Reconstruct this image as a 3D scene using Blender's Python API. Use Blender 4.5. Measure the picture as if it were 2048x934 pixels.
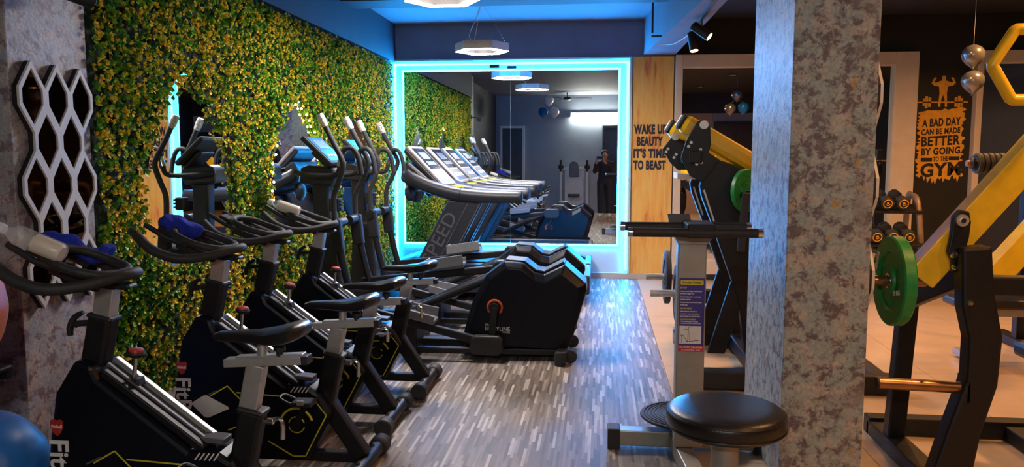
import bpy, bmesh, math, random
import numpy as np
from mathutils import Vector, Matrix
random.seed(7); RNG = np.random.default_rng(7)
PI = math.pi
SC = bpy.context.scene
COL = SC.collection
for o in list(bpy.data.objects): bpy.data.objects.remove(o)

# ------------------------------------------------------------------ camera, world, exposure, lights of the place
cam_d = bpy.data.cameras.new('camera'); cam = bpy.data.objects.new('camera', cam_d); COL.objects.link(cam)
cam_d.sensor_width = 36.0; cam_d.lens = 36.0*1550/2048; cam_d.clip_start = 0.01; cam_d.clip_end = 100
cam.location = (0, 0, 1.5)
cam.rotation_euler = (math.radians(90-5.6374), 0, math.radians(6.447))
SC.camera = cam
w = bpy.data.worlds.new('world'); SC.world = w; w.use_nodes = True
w.node_tree.nodes['Background'].inputs[0].default_value = (0.10, 0.11, 0.14, 1)
w.node_tree.nodes['Background'].inputs[1].default_value = 0.3
SC.view_settings.view_transform = 'Standard'; SC.view_settings.look = 'None'
SC.view_settings.gamma = 1.0; SC.view_settings.use_curve_mapping = False
SC.view_settings.exposure = 1.4
LED_STR = 46.0        # cyan strips round the big mirror
PENDANT_STR = 95.0   # hexagon pendant diffusers
TUBE_STR = 62.0      # tube light on the rear wall
WARM_W = 17.0        # each warm ceiling downlight on the weights side
TRACK_W = 30.0       # each track spot

# ------------------------------------------------------------------ materials
MATS = {}
def nodes_of(m):
    m.use_nodes = True
    return m.node_tree.nodes, m.node_tree.links, m.node_tree.nodes['Principled BSDF']
def mat(name, col, rough=0.5, metal=0.0, var=0.12, scale=30.0, bump=0.0, coat=0.0, emis=None, estr=0.0, spec=0.5, bscale=None):
    m = bpy.data.materials.new(name); n, l, b = nodes_of(m)
    b.inputs['Roughness'].default_value = rough; b.inputs['Metallic'].default_value = metal
    b.inputs['Specular IOR Level'].default_value = spec
    tc = n.new('ShaderNodeTexCoord')
    if var > 0:
        t = n.new('ShaderNodeTexNoise'); t.inputs['Scale'].default_value = scale; t.inputs['Detail'].default_value = 3
        l.new(tc.outputs['Object'], t.inputs['Vector'])
        r = n.new('ShaderNodeValToRGB')
        r.color_ramp.elements[0].position = 0.3; r.color_ramp.elements[1].position = 0.7
        r.color_ramp.elements[0].color = (*[max(0, c*(1-var)) for c in col], 1)
        r.color_ramp.elements[1].color = (*[min(1, c*(1+var)) for c in col], 1)
        l.new(t.outputs['Fac'], r.inputs['Fac']); l.new(r.outputs['Color'], b.inputs['Base Color'])
    else:
        b.inputs['Base Color'].default_value = (*col, 1)
    if bump > 0:
        t2 = n.new('ShaderNodeTexNoise'); t2.inputs['Scale'].default_value = bscale or scale*4; t2.inputs['Detail'].default_value = 4
        l.new(tc.outputs['Object'], t2.inputs['Vector'])
        bp = n.new('ShaderNodeBump'); bp.inputs['Strength'].default_value = bump; bp.inputs['Distance'].default_value = 0.01
        l.new(t2.outputs['Fac'], bp.inputs['Height']); l.new(bp.outputs['Normal'], b.inputs['Normal'])
    if coat: b.inputs['Coat Weight'].default_value = coat
    if emis:
        b.inputs['Emission Color'].default_value = (*emis, 1); b.inputs['Emission Strength'].default_value = estr
    MATS[name] = m
    return m
mat('black_paint', (0.009, 0.009, 0.011), 0.45, 0, 0.2, 60, 0.05, spec=0.35)
mat('black_gloss', (0.004, 0.005, 0.010), 0.34, 0, 0.2, 20, spec=0.22)
mat('black_plastic', (0.012, 0.012, 0.014), 0.5, 0, 0.2, 50, 0.08)
mat('black_rubber', (0.02, 0.02, 0.021), 0.62, 0, 0.25, 80, 0.15)
mat('black_vinyl', (0.012, 0.012, 0.014), 0.33, 0, 0.2, 20, 0.12, bscale=160)
mat('grey_plastic', (0.09, 0.09, 0.10), 0.5, 0, 0.1, 40)
mat('pedal_grey', (0.16, 0.165, 0.18), 0.45, 0, 0.1, 40)
mat('treadmill_shell', (0.020, 0.024, 0.036), 0.4, 0, 0.15, 30, 0.04)
mat('silver', (0.55, 0.54, 0.52), 0.42, 0.75, 0.1, 25)
mat('silver_paint', (0.36, 0.345, 0.31), 0.4, 0.45, 0.08, 15)
mat('chrome', (0.75, 0.75, 0.76), 0.16, 1.0, 0.05, 20)
mat('yellow_paint', (0.80, 0.50, 0.012), 0.34, 0, 0.08, 18, 0.05, coat=0.2)
mat('yellow_line', (0.62, 0.56, 0.03), 0.5, 0, 0.1, 40)
mat('green_rubber', (0.008, 0.22, 0.045), 0.42, 0, 0.2, 25, 0.06)
mat('red_plastic', (0.42, 0.03, 0.025), 0.35, 0, 0.1, 40)
mat('orange_plastic', (0.62, 0.10, 0.025), 0.45, 0, 0.1, 40)
mat('white_print', (0.75, 0.75, 0.74), 0.5, 0, 0.05, 40)
mat('white_paint', (0.62, 0.60, 0.56), 0.5, 0, 0.06, 12)
mat('sticker_white', (0.66, 0.66, 0.64), 0.45, 0, 0.06, 20)
mat('blue_towel', (0.012, 0.03, 0.42), 0.95, 0, 0.35, 90, 0.6, bscale=240)
mat('ball_blue', (0.02, 0.17, 0.55), 0.35, 0, 0.08, 12)
mat('ball_orange', (0.62, 0.14, 0.018), 0.4, 0, 0.08, 12)
mat('cream_frame', (0.62, 0.52, 0.42), 0.55, 0, 0.06, 6, 0.03)
mat('ceiling_blue', (0.15, 0.17, 0.22), 0.7, 0, 0.06, 3, 0.03)
mat('ceiling_dark', (0.018, 0.019, 0.024), 0.7, 0, 0.15, 3)
mat('navy_wall', (0.026, 0.032, 0.052), 0.65, 0, 0.1, 3, 0.03)
mat('band_blue', (0.11, 0.14, 0.22), 0.65, 0, 0.08, 3, 0.03)
mat('black_wall', (0.009, 0.009, 0.010), 0.6, 0, 0.2, 4)
mat('pale_wall', (0.24, 0.28, 0.33), 0.7, 0, 0.05, 3, 0.03)
mat('rack_brown', (0.22, 0.15, 0.10), 0.4, 0.2, 0.1, 20)
mat('wall_warm_lit', (0.40, 0.27, 0.17), 0.7, 0, 0.06, 3)  # off-white rear wall with the warm light put into its colour
mat('led_board', (0.46, 0.60, 0.66), 0.6, 0, 0.04, 6)
mat('skirting', (0.42, 0.38, 0.34), 0.5, 0, 0.08, 8)
mat('hedge_back', (0.012, 0.028, 0.010), 0.9, 0, 0.4, 20, 0.4)
mat('dark_door', (0.025, 0.022, 0.022), 0.5, 0, 0.2, 6)
mat('text_navy', (0.012, 0.016, 0.035), 0.6, 0, 0.2, 20)
mat('decal_orange', (0.74, 0.36, 0.025), 0.6, 0, 0.15, 14)
mat('decal_blue', (0.045, 0.035, 0.25), 0.4, 0, 0.05, 20)
mat('decal_red', (0.50, 0.03, 0.05), 0.4, 0, 0.05, 20)
mat('decal_yellow', (0.70, 0.58, 0.03), 0.4, 0, 0.05, 20)
mat('balloon_silver', (0.27, 0.26, 0.25), 0.22, 0.6, 0.08, 8)
mat('balloon_white', (0.75, 0.75, 0.74), 0.3, 0, 0.05, 8)
mat('balloon_blue', (0.01, 0.16, 0.45), 0.25, 0.2, 0.08, 8)
mat('copper_tube', (0.36, 0.20, 0.11), 0.32, 0.85, 0.15, 20)
mat('skin', (0.36, 0.20, 0.13), 0.55, 0, 0.08, 20)
mat('dark_cloth', (0.02, 0.022, 0.03), 0.9, 0, 0.2, 60, 0.2)
mat('hair', (0.01, 0.008, 0.007), 0.6, 0, 0.3, 80)
mat('milk', (0.72, 0.64, 0.50), 0.4, 0, 0.03, 20)
mat('bronze_edge', (0.45, 0.17, 0.05), 0.3, 0.6, 0.1, 20)
mat('screen_dark', (0.02, 0.03, 0.05), 0.15, 0, 0.1, 10)
mat('sticker_blue_glow', (0.03, 0.15, 0.32), 0.25, 0, 0.25, 14, emis=(0.03, 0.22, 0.5), estr=0.10)  # blue console sticker with a faint glow added
mat('screen_panel', (0.16, 0.22, 0.32), 0.25, 0, 0.3, 30)
mat('console_trim', (0.55, 0.50, 0.52), 0.4, 0.2, 0.05, 20)
mat('belt', (0.02, 0.02, 0.022), 0.75, 0, 0.25, 60, 0.2)
mat('orange_trim', (0.55, 0.16, 0.06), 0.5, 0, 0.1, 20)
mat('plastic_wrap', (0.62, 0.58, 0.54), 0.2, 0.3, 0.35, 60, 0.8, bscale=90)
def emit(name, col, s):
    m = bpy.data.materials.new(name); m.use_nodes = True; n = m.node_tree.nodes; n.clear()
    e = n.new('ShaderNodeEmission'); e.inputs[0].default_value = (*col, 1); e.inputs[1].default_value = s
    o = n.new('ShaderNodeOutputMaterial'); m.node_tree.links.new(e.outputs[0], o.inputs[0]); MATS[name] = m
emit('led_cyan', (0.006, 0.33, 1.0), LED_STR)
emit('pendant_glow', (1.0, 0.90, 0.86), PENDANT_STR)
emit('tube_glow', (1.0, 0.97, 0.86), TUBE_STR)
emit('bulb_warm', (1.0, 0.60, 0.12), 30.0)
emit('spot_glow', (1.0, 0.55, 0.22), 14.0)
def mirror_mat(name, col, rough=0.0):
    m = bpy.data.materials.new(name); n, l, b = nodes_of(m)
    b.inputs['Base Color'].default_value = (*col, 1); b.inputs['Metallic'].default_value = 1; b.inputs['Roughness'].default_value = rough
    t = n.new('ShaderNodeTexNoise'); t.inputs['Scale'].default_value = 6
    mr = n.new('ShaderNodeMapRange'); mr.inputs[3].default_value = rough; mr.inputs[4].default_value = rough+0.015
    l.new(t.outputs['Fac'], mr.inputs[0]); l.new(mr.outputs[0], b.inputs['Roughness']); MATS[name] = m
mirror_mat('mirror', (0.80, 0.84, 0.86)); mirror_mat('bronze_mirror', (0.13, 0.065, 0.038), 0.02)
def clear_plastic():
    m = bpy.data.materials.new('clear_plastic'); n, l, b = nodes_of(m)
    b.inputs['Base Color'].default_value = (0.82, 0.82, 0.82, 1); b.inputs['Roughness'].default_value = 0.15
    b.inputs['Alpha'].default_value = 0.24
    MATS['clear_plastic'] = m
clear_plastic()
def ramp(n, stops):
    r = n.new('ShaderNodeValToRGB'); cr = r.color_ramp
    while len(cr.elements) > 1: cr.elements.remove(cr.elements[-1])
    cr.elements[0].position = stops[0][0]; cr.elements[0].color = (*stops[0][1], 1)
    for p, c in stops[1:]:
        e = cr.elements.new(p); e.color = (*c, 1)
    return r
def noise(n, l, vec, scale, detail=4, rough=0.55, dist=0.0):
    t = n.new('ShaderNodeTexNoise'); t.inputs['Scale'].default_value = scale; t.inputs['Detail'].default_value = detail
    t.inputs['Roughness'].default_value = rough; t.inputs['Distortion'].default_value = dist
    l.new(vec, t.inputs['Vector']); return t
def mixc(n, l, fac, a, b, mode='MIX'):
    m = n.new('ShaderNodeMix'); m.data_type = 'RGBA'; m.blend_type = mode
    if isinstance(fac, float): m.inputs[0].default_value = fac
    else: l.new(fac, m.inputs[0])
    for i, v in ((6, a), (7, b)):
        if isinstance(v, tuple): m.inputs[i].default_value = (*v, 1)
        else: l.new(v, m.inputs[i])
    return m.outputs[2]
def wallpaper(name, base, blue, dark, gold):
    m = bpy.data.materials.new(name); n, l, b = nodes_of(m)
    tc = n.new('ShaderNodeTexCoord'); v = tc.outputs['Object']
    def moved(x, y, z, sz=1.0):
        mp = n.new('ShaderNodeMapping'); mp.inputs['Location'].default_value = (x, y, z); mp.inputs['Scale'].default_value = (1, 1, sz); l.new(v, mp.inputs[0]); return mp.outputs[0]
    t1 = noise(n, l, v, 10, 6, 0.65, 0.3); t2 = noise(n, l, moved(3, 8, 1), 17, 9, 0.74, 0.25); t3 = noise(n, l, v, 75, 3, 0.6)
    t5 = noise(n, l, moved(11, 2, 9), 4.0, 6, 0.65, 0.3); t4 = noise(n, l, moved(7, 3, 5, 0.6), 17, 2, 0.5)
    r1 = ramp(n, [(0.40, (0, 0, 0)), (0.55, (1, 1, 1))]); l.new(t1.outputs['Fac'], r1.inputs[0])
    c = mixc(n, l, r1.outputs[0], base, blue)
    r2 = ramp(n, [(0.49, (0, 0, 0)), (0.57, (0.95, 0.95, 0.95))]); l.new(t2.outputs['Fac'], r2.inputs[0])
    c = mixc(n, l, r2.outputs[0], c, dark)
    r5 = ramp(n, [(0.55, (0, 0, 0)), (0.66, (0.7, 0.7, 0.7))]); l.new(t5.outputs['Fac'], r5.inputs[0])
    c = mixc(n, l, r5.outputs[0], c, tuple(0.6*x+0.4*y for x, y in zip(dark, base)))
    r4 = ramp(n, [(0.70, (0, 0, 0)), (0.74, (1, 1, 1))]); l.new(t4.outputs['Fac'], r4.inputs[0])
    c = mixc(n, l, r4.outputs[0], c, gold)
    r3 = ramp(n, [(0.35, (0.78, 0.78, 0.78)), (0.65, (1.12, 1.12, 1.12))]); l.new(t3.outputs['Fac'], r3.inputs[0])
    c = mixc(n, l, 1.0, c, r3.outputs[0], 'MULTIPLY')
    l.new(c, b.inputs['Base Color']); b.inputs['Roughness'].default_value = 0.5
    vo = n.new('ShaderNodeTexVoronoi'); vo.inputs['Scale'].default_value = 55; l.new(v, vo.inputs['Vector'])
    bp = n.new('ShaderNodeBump'); bp.inputs['Strength'].default_value = 0.3; bp.inputs['Distance'].default_value = 0.003
    l.new(vo.outputs['Distance'], bp.inputs['Height']); l.new(bp.outputs['Normal'], b.inputs['Normal'])
    MATS[name] = m
wallpaper('wallpaper', (0.40, 0.37, 0.34), (0.28, 0.345, 0.355), (0.105, 0.08, 0.10), (0.42, 0.26, 0.08))
wallpaper('wallpaper_warm_lit', (0.50, 0.41, 0.36), (0.36, 0.36, 0.39), (0.19, 0.125, 0.145), (0.50, 0.30, 0.10))  # same wallpaper, with warm light put into its colours for the left pillar
def wood_floor():
    m = bpy.data.materials.new('strip_floor'); n, l, b = nodes_of(m)
    tc = n.new('ShaderNodeTexCoord'); sep = n.new('ShaderNodeSeparateXYZ'); l.new(tc.outputs['Object'], sep.inputs[0])
    def math_(op, a, bb=None):
        k = n.new('ShaderNodeMath'); k.operation = op
        for i, q in enumerate((a, bb)):
            if q is None: continue
            if isinstance(q, (int, float)): k.inputs[i].default_value = q
            else: l.new(q, k.inputs[i])
        return k.outputs[0]
    row = math_('FLOOR', math_('DIVIDE', sep.outputs['X'], 0.0155))
    wn = n.new('ShaderNodeTexWhiteNoise'); wn.noise_dimensions = '1D'; l.new(row, wn.inputs['W'])
    yy = math_('ADD', math_('DIVIDE', sep.outputs['Y'], 0.24), math_('MULTIPLY', wn.outputs['Value'], 17.0))
    cell = math_('FLOOR', yy)
    cx = n.new('ShaderNodeCombineXYZ'); l.new(row, cx.inputs[0]); l.new(cell, cx.inputs[1])
    w2 = n.new('ShaderNodeTexWhiteNoise'); w2.noise_dimensions = '2D'; l.new(cx.outputs[0], w2.inputs['Vector'])
    r = ramp(n, [(0.0, (0.12, 0.095, 0.078)), (0.4, (0.19, 0.155, 0.13)), (0.72, (0.25, 0.21, 0.18)), (0.83, (0.32, 0.275, 0.24)), (0.9, (0.42, 0.375, 0.33)), (1.0, (0.50, 0.45, 0.40))])
    l.new(w2.outputs['Value'], r.inputs[0])
    mp = n.new('ShaderNodeMapping'); mp.inputs['Scale'].default_value = (90, 4, 1); l.new(tc.outputs['Object'], mp.inputs[0])
    g = noise(n, l, mp.outputs[0], 1.0, 4); rg = ramp(n, [(0.3, (0.8, 0.8, 0.8)), (0.7, (1.15, 1.15, 1.15))]); l.new(g.outputs['Fac'], rg.inputs[0])
    c = mixc(n, l, 1.0, r.outputs[0], rg.outputs[0], 'MULTIPLY')
    l.new(c, b.inputs['Base Color']); b.inputs['Roughness'].default_value = 0.5; b.inputs['Specular IOR Level'].default_value = 0.25
    MATS['strip_floor'] = m
wood_floor()
mat('tile', (0.50, 0.37, 0.25), 0.25, 0, 0.05, 5, 0.0)
mat('grout', (0.22, 0.17, 0.13), 0.8, 0, 0.1, 20)
def painted_orange():
    m = bpy.data.materials.new('orange_wash'); n, l, b = nodes_of(m)
    tc = n.new('ShaderNodeTexCoord'); mp = n.new('ShaderNodeMapping'); mp.inputs['Scale'].default_value = (9, 9, 1.3); l.new(tc.outputs['Object'], mp.inputs[0])
    t = noise(n, l, mp.outputs[0], 1.6, 5, 0.6, 0.3)
    r = ramp(n, [(0.30, (0.55, 0.15, 0.05)), (0.42, (0.72, 0.36, 0.07)), (0.6, (0.76, 0.46, 0.12)), (0.75, (0.70, 0.50, 0.30))])
    l.new(t.outputs['Fac'], r.inputs[0]); l.new(r.outputs[0], b.inputs['Base Color']); b.inputs['Roughness'].default_value = 0.6
    MATS['orange_wash'] = m
painted_orange()
def leaf_mat():
    m = bpy.data.materials.new('hedge_leaf'); n, l, b = nodes_of(m)
    a = n.new('ShaderNodeAttribute'); a.attribute_name = 'tone'
    r = ramp(n, [(0.0, (0.02, 0.10, 0.010)), (0.25, (0.06, 0.25, 0.014)), (0.5, (0.17, 0.42, 0.02)), (0.62, (0.36, 0.48, 0.022)), (0.75, (0.72, 0.58, 0.03)), (1.0, (0.85, 0.52, 0.03))])
    l.new(a.outputs['Fac'], r.inputs[0]); l.new(r.outputs[0], b.inputs['Base Color']); b.inputs['Roughness'].default_value = 0.45
    MATS['hedge_leaf'] = m
leaf_mat()

# ------------------------------------------------------------------ mesh helpers
class MB:
    def __init__(s): s.v = []; s.f = []; s.uv = None
    def add(s, vs, fs):
        k = len(s.v); s.v += [tuple(map(float, p)) for p in vs]; s.f += [tuple(i+k for i in f) for f in fs]; return s
    def box(s, c, d, rot=None):
        x, y, z = d[0]/2, d[1]/2, d[2]/2
        vs = [Vector(p) for p in ((-x,-y,-z),(x,-y,-z),(x,y,-z),(-x,y,-z),(-x,-y,z),(x,-y,z),(x,y,z),(-x,y,z))]
        if rot is not None: vs = [rot @ p for p in vs]
        c = Vector(c)
        return s.add([p+c for p in vs], [(3,2,1,0),(4,5,6,7),(0,1,5,4),(1,2,6,5),(2,3,7,6),(3,0,4,7)])
    def bb(s, x0, x1, y0, y1, z0, z1): return s.box(((x0+x1)/2,(y0+y1)/2,(z0+z1)/2), (x1-x0,y1-y0,z1-z0))
    def prism(s, poly, a, b, axis='y', taper=None):
        """poly of 2D points; axis y: (x,z) extruded from y=a to y=b; axis x: (y,z); axis z: (x,y)."""
        n = len(poly)
        ar = sum(poly[i][0]*poly[(i+1)%n][1]-poly[(i+1)%n][0]*poly[i][1] for i in range(n))
        if ar < 0: poly = poly[::-1]
        P = (lambda p, t: (p[0], t, p[1])) if axis == 'y' else ((lambda p, t: (t, p[0], p[1])) if axis == 'x' else (lambda p, t: (p[0], p[1], t)))
        vs = [P(p, a) for p in poly]+[P(p, b) for p in poly]
        fl = axis == 'y'
        fs = [tuple(range(n))[::-1], tuple(range(n, 2*n))]+[(i, (i+1)%n, n+(i+1)%n, n+i) for i in range(n)]
        if (axis == 'y') == (b > a): fs = [f[::-1] for f in fs]
        return s.add(vs, fs)
    def bar(s, p0, p1, wd, dp, up=(0,0,1)):
        """rectangular bar from p0 to p1; dp along 'up' side, wd across"""
        p0, p1, up = Vector(p0), Vector(p1), Vector(up)
        d = (p1-p0); L = d.length; d.normalize(); sd = d.cross(up)
        if sd.length < 1e-4: sd = d.cross(Vector((0,1,0)))
        sd.normalize(); u = sd.cross(d)
        R = Matrix((d, sd, u)).transposed()
        return s.box((p0+p1)/2, (L, wd, dp), R)
    def tube(s, pts, r, n=10, caps=True, closed=False, smooth=0):
        pts = [Vector(p) for p in pts]
        if smooth:
            q = []
            m = len(pts)
            rng = range(m if closed else m-1)
            for i in rng:
                if closed: p0,p1,p2,p3 = pts[(i-1)%m],pts[i],pts[(i+1)%m],pts[(i+2)%m]
                else: p0,p1,p2,p3 = pts[max(i-1,0)],pts[i],pts[i+1],pts[min(i+2,m-1)]
                for k in range(smooth):
                    t = k/smooth
                    q.append(0.5*((2*p1)+(p2-p0)*t+(2*p0-5*p1+4*p2-p3)*t*t+(-p0+3*p1-3*p2+p3)*t**3))
            if not closed: q.append(pts[-1])
            rr = r
            if isinstance(r, (list, tuple)):
                rr = []
                for i in rng:
                    for k in range(smooth):
                        t = k/smooth; rr.append(r[i]*(1-t)+r[(i+1)%m]*t)
                if not closed: rr.append(r[-1])
            pts, r = q, rr
        m = len(pts); vs = []; N = None
        for i, p in enumerate(pts):
            if closed: t = pts[(i+1)%m]-pts[i-1]
            else: t = pts[min(i+1,m-1)]-pts[max(i-1,0)]
            t.normalize()
            if N is None:
                N = t.cross(Vector((0,0,1)))
                if N.length < 1e-3: N = t.cross(Vector((0,1,0)))
            N = (N-t*N.dot(t)).normalized(); B = t.cross(N)
            ri = r[i] if isinstance(r, (list, tuple)) else r
            for k in range(n):
                a = 2*PI*k/n; vs.append(p+(N*math.cos(a)+B*math.sin(a))*ri)
        fs = []
        for i in range(m if closed else m-1):
            j = (i+1)%m
            for k in range(n): fs.append((i*n+k, i*n+(k+1)%n, j*n+(k+1)%n, j*n+k))
        if caps and not closed: fs.append(tuple(range(n))[::-1]); fs.append(tuple(range((m-1)*n, m*n)))
        return s.add(vs, fs)
    def cyl(s, p0, p1, r, n=16): return s.tube([p0, p1], r, n)
    def lathe(s, prof, c, axis=(0,0,1), n=24):
        """prof: list of (radius, height) along axis"""
        c = Vector(c); a = Vector(axis).normalized(); N = a.cross(Vector((0,1,0)))
        if N.length < 1e-3: N = a.cross(Vector((1,0,0)))
        N.normalize(); B = a.cross(N); vs = []; m = len(prof)
        for r, h in prof:
            for k in range(n):
                t = 2*PI*k/n; vs.append(c+a*h+(N*math.cos(t)+B*math.sin(t))*max(r, 1e-4))
        fs = [(i*n+k, i*n+(k+1)%n, (i+1)*n+(k+1)%n, (i+1)*n+k) for i in range(m-1) for k in range(n)]
        fs += [tuple(range(n))[::-1], tuple(range((m-1)*n, m*n))]
        return s.add(vs, fs)
    def ball(s, c, r, n=14, m=9):
        r = (r, r, r) if not isinstance(r, (tuple, list)) else r; c = Vector(c); vs = []; fs = []
        for i in range(1, m):
            a = PI*i/m
            for k in range(n):
                t = 2*PI*k/n; vs.append(c+Vector((r[0]*math.sin(a)*math.cos(t), r[1]*math.sin(a)*math.sin(t), r[2]*math.cos(a))))
        vs += [c+Vector((0,0,r[2])), c-Vector((0,0,r[2]))]
        T, Bm = len(vs)-2, len(vs)-1
        for i in range(m-2):
            for k in range(n): fs.append((i*n+k, (i+1)*n+k, (i+1)*n+(k+1)%n, i*n+(k+1)%n))
        for k in range(n): fs.append((T, k, (k+1)%n)); fs.append((Bm, (m-2)*n+(k+1)%n, (m-2)*n+k))
        return s.add(vs, fs)
    def ring(s, c, R, r, axis=(0,0,1), n=28, m=8, arc=(0, 2*PI), sq=None):
        c = Vector(c); a = Vector(axis).normalized(); N = a.cross(Vector((0,1,0)))
        if N.length < 1e-3: N = Vector((1,0,0))
        N.normalize(); B = a.cross(N); full = abs(arc[1]-arc[0]-2*PI) < 1e-6
        pts = [c+(N*math.cos(t)+B*math.sin(t))*R for t in [arc[0]+(arc[1]-arc[0])*k/n for k in range(n if full else n+1)]]
        return s.tube(pts, r, m, closed=full)
ORG = {}
def finish(me, smooth):
    if smooth:
        for p in me.polygons: p.use_smooth = True
def mk(name, mb, material, parent=None, label=None, smooth=False, bevel=0.0, auto=False):
    me = bpy.data.meshes.new(name)
    o0 = Vector((0,0,0))
    if parent is not None: o0 = ORG.get(parent.name, Vector((0,0,0)))
    me.from_pydata([tuple(Vector(p)-o0) for p in mb.v], [], mb.f); me.update()
    me.materials.append(MATS[material])
    o = bpy.data.objects.new(name, me); COL.objects.link(o)
    if parent is not None:
        o.parent = parent; ORG[o.name] = o0
    if label: o['label'] = label
    if smooth:
        bm = bmesh.new(); bm.from_mesh(me)
        bmesh.ops.recalc_face_normals(bm, faces=bm.faces)
        for f in bm.faces: f.smooth = True
        for e in bm.edges:
            if len(e.link_faces) == 2 and e.calc_face_angle(0) > 0.7: e.smooth = False
        bm.to_mesh(me); bm.free()
    else:
        bm = bmesh.new(); bm.from_mesh(me); bmesh.ops.recalc_face_normals(bm, faces=bm.faces); bm.to_mesh(me); bm.free()
    if bevel:
        b = o.modifiers.new('bevel', 'BEVEL'); b.width = bevel; b.segments = 2; b.limit_method = 'ANGLE'; b.angle_limit = 0.6; b.harden_normals = False
    return o
def tag(o, label, cat=None, group=None, kind=None):
    o['label'] = label
    if cat: o['category'] = cat
    if group: o['group'] = group
    if kind: o['kind'] = kind
    return o
def thing(name, label, cat, loc=(0,0,0), group=None, traced=True):
    o = bpy.data.objects.new(name, None); COL.objects.link(o); o.location = loc; o.empty_display_size = 0.1
    tag(o, label, cat, group)
    ORG[o.name] = Vector(loc) if traced else Vector((0,0,0))
    return o
def structure(name, mb, material, label=None, **k):
    o = mk(name, mb, material, None, **k); o['kind'] = 'structure'
    if label: o['label'] = label
    return o
def copy_tree(o, parent=None):
    c = o.copy(); COL.objects.link(c)
    if parent is not None: c.parent = parent
    for ch in o.children: copy_tree(ch, c)
    return c
def place(root, loc): root.location = loc
FRONT = Matrix(((1,0,0),(0,0,-1),(0,1,0)))            # reads +X, faces -Y
DOWN = Matrix(((0,1,0),(0,0,-1),(-1,0,0)))            # reads downwards, faces -Y
def text(name, body, size, M, at, material, parent, bold=0.0, align='CENTER', shear=0.0, sx=1.0, ext=0.0008, spacing=1.0, fit=None):
    cu = bpy.data.curves.new('t', 'FONT'); cu.body = body; cu.size = size; cu.align_x = align; cu.align_y = 'CENTER'
    cu.offset = bold; cu.extrude = ext; cu.resolution_u = 3; cu.space_character = spacing
    ob = bpy.data.objects.new('t', cu); COL.objects.link(ob)
    dg = bpy.context.evaluated_depsgraph_get(); me = bpy.data.meshes.new_from_object(ob.evaluated_get(dg))
    bpy.data.objects.remove(ob); bpy.data.curves.remove(cu)
    o0 = ORG.get(parent.name, Vector((0,0,0))) if parent else Vector((0,0,0))
    at = Vector(at)-o0
    if fit:                                          # scale to a given width and height
        xs_ = [v.co.x for v in me.vertices]; ys_ = [v.co.y for v in me.vertices]
        fx, fy = fit[0]/(max(xs_)-min(xs_)), fit[1]/(max(ys_)-min(ys_)); mx, my = (max(xs_)+min(xs_))/2, (max(ys_)+min(ys_))/2
        for v in me.vertices: v.co.x = (v.co.x-mx)*fx; v.co.y = (v.co.y-my)*fy
    for v in me.vertices:
        c = v.co; v.co = M @ Vector((c.x*sx, c.y+shear*c.x*sx, c.z)) + at
    me.name = name; me.materials.clear(); me.materials.append(MATS[material])
    o = bpy.data.objects.new(name, me); COL.objects.link(o)
    if parent: o.parent = parent; ORG[o.name] = o0
    return o

# ------------------------------------------------------------------ setting
D = 9.67; XL = -2.64; CEIL = 3.14; YR = -1.75; XR = 6.2
structure('floor', MB().bb(-4.2, 0.47, YR, D+0.1, -0.1, 0), 'strip_floor', 'brown multi-strip wood-look floor of the aisle')
ft = structure('floor_tile_bed', MB().bb(0.47, XR, YR, D+0.1, -0.1, -0.006), 'grout', 'cream tiled floor of the weights area')
tile_me = None
ny = int((D-YR)/1.77)+2
for i in range(7):
    for j in range(ny):
        x0 = 0.474+i*0.9; y0 = 5.57+1.77*(j-5)
        x1 = min(x0+0.896, XR); y1 = min(y0+1.766, D+0.05); y0 = max(y0, YR)
        if y1-y0 < 0.05 or x1-x0 < 0.05: continue
        mk('tile', MB().bb(x0, x1, y0, y1, -0.03, 0), 'tile', ft)
structure('ceiling', MB().bb(-4.2, 0.84, YR, D, CEIL, CEIL+0.1), 'ceiling_blue', 'grey-blue ceiling above the aisle')
structure('ceiling_dark', MB().bb(0.84, XR, YR, D, CEIL, CEIL+0.1), 'ceiling_dark', 'black ceiling above the weights area')
structure('wall_back', MB().bb(-4.2, XR, D, D+0.15, -0.1, CEIL+0.1), 'ceiling_blue', 'grey-blue back wall')
structure('trim_1', MB().bb(-2.64, 0.84, D-0.05, D, 2.70, CEIL), 'band_blue', 'dark blue painted band above the big mirror')
structure('trim_2', MB().bb(0.90, XR, D-0.05, D, 2.72, CEIL), 'black_wall', 'black painted band above the framed wall mirrors')
structure('wall_left', MB().bb(XL-0.13, XL-0.012, 3.72, D, 0, CEIL), 'navy_wall', 'dark blue left wall behind the artificial hedge')
structure('wall_left_near', MB().bb(-2.95, -2.80, YR, 3.22, 0, CEIL), 'black_wall', 'black painted wall left of the wallpapered pillar')
structure('wall_right', MB().bb(XR, XR+0.12, YR, D, 0, CEIL), 'black_wall', 'black right wall of the weights area')
structure('wall_rear', MB().bb(-4.2, XR, YR-0.12, YR, 0, CEIL), 'pale_wall', 'pale rear wall with the tube light')
structure('pillar_left', MB().bb(-3.05, -2.6, 3.20, 3.74, 0, CEIL), 'wallpaper_warm_lit', 'wallpapered pillar at the end of the artificial hedge', bevel=0.004)
structure('pillar_right', MB().bb(0.82, 1.175, 3.5, 4.36, 0, 2.75), 'wallpaper', 'wallpapered pillar between the aisle and the weights area', bevel=0.004)
bp = [(0.50, D-0.02), (0.78, 6.4), (0.82, 5.0), (0.82, YR), (1.175, YR), (0.96, 7.0), (0.88, D-0.02)]
structure('beam_1', MB().prism(bp, 2.72, CEIL, 'z'), 'ceiling_blue', 'deep ceiling beam running towards the back wall')
structure('beam_2', MB().bb(-2.64, 0.80, 7.55, 7.95, 3.02, CEIL), 'navy_wall', 'shallow dark beam across the ceiling')
structure('trim_3', MB().bb(XL, XL+0.09, 3.74, D-0.05, 2.68, CEIL), 'navy_wall', 'dark blue band above the artificial hedge')
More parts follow.
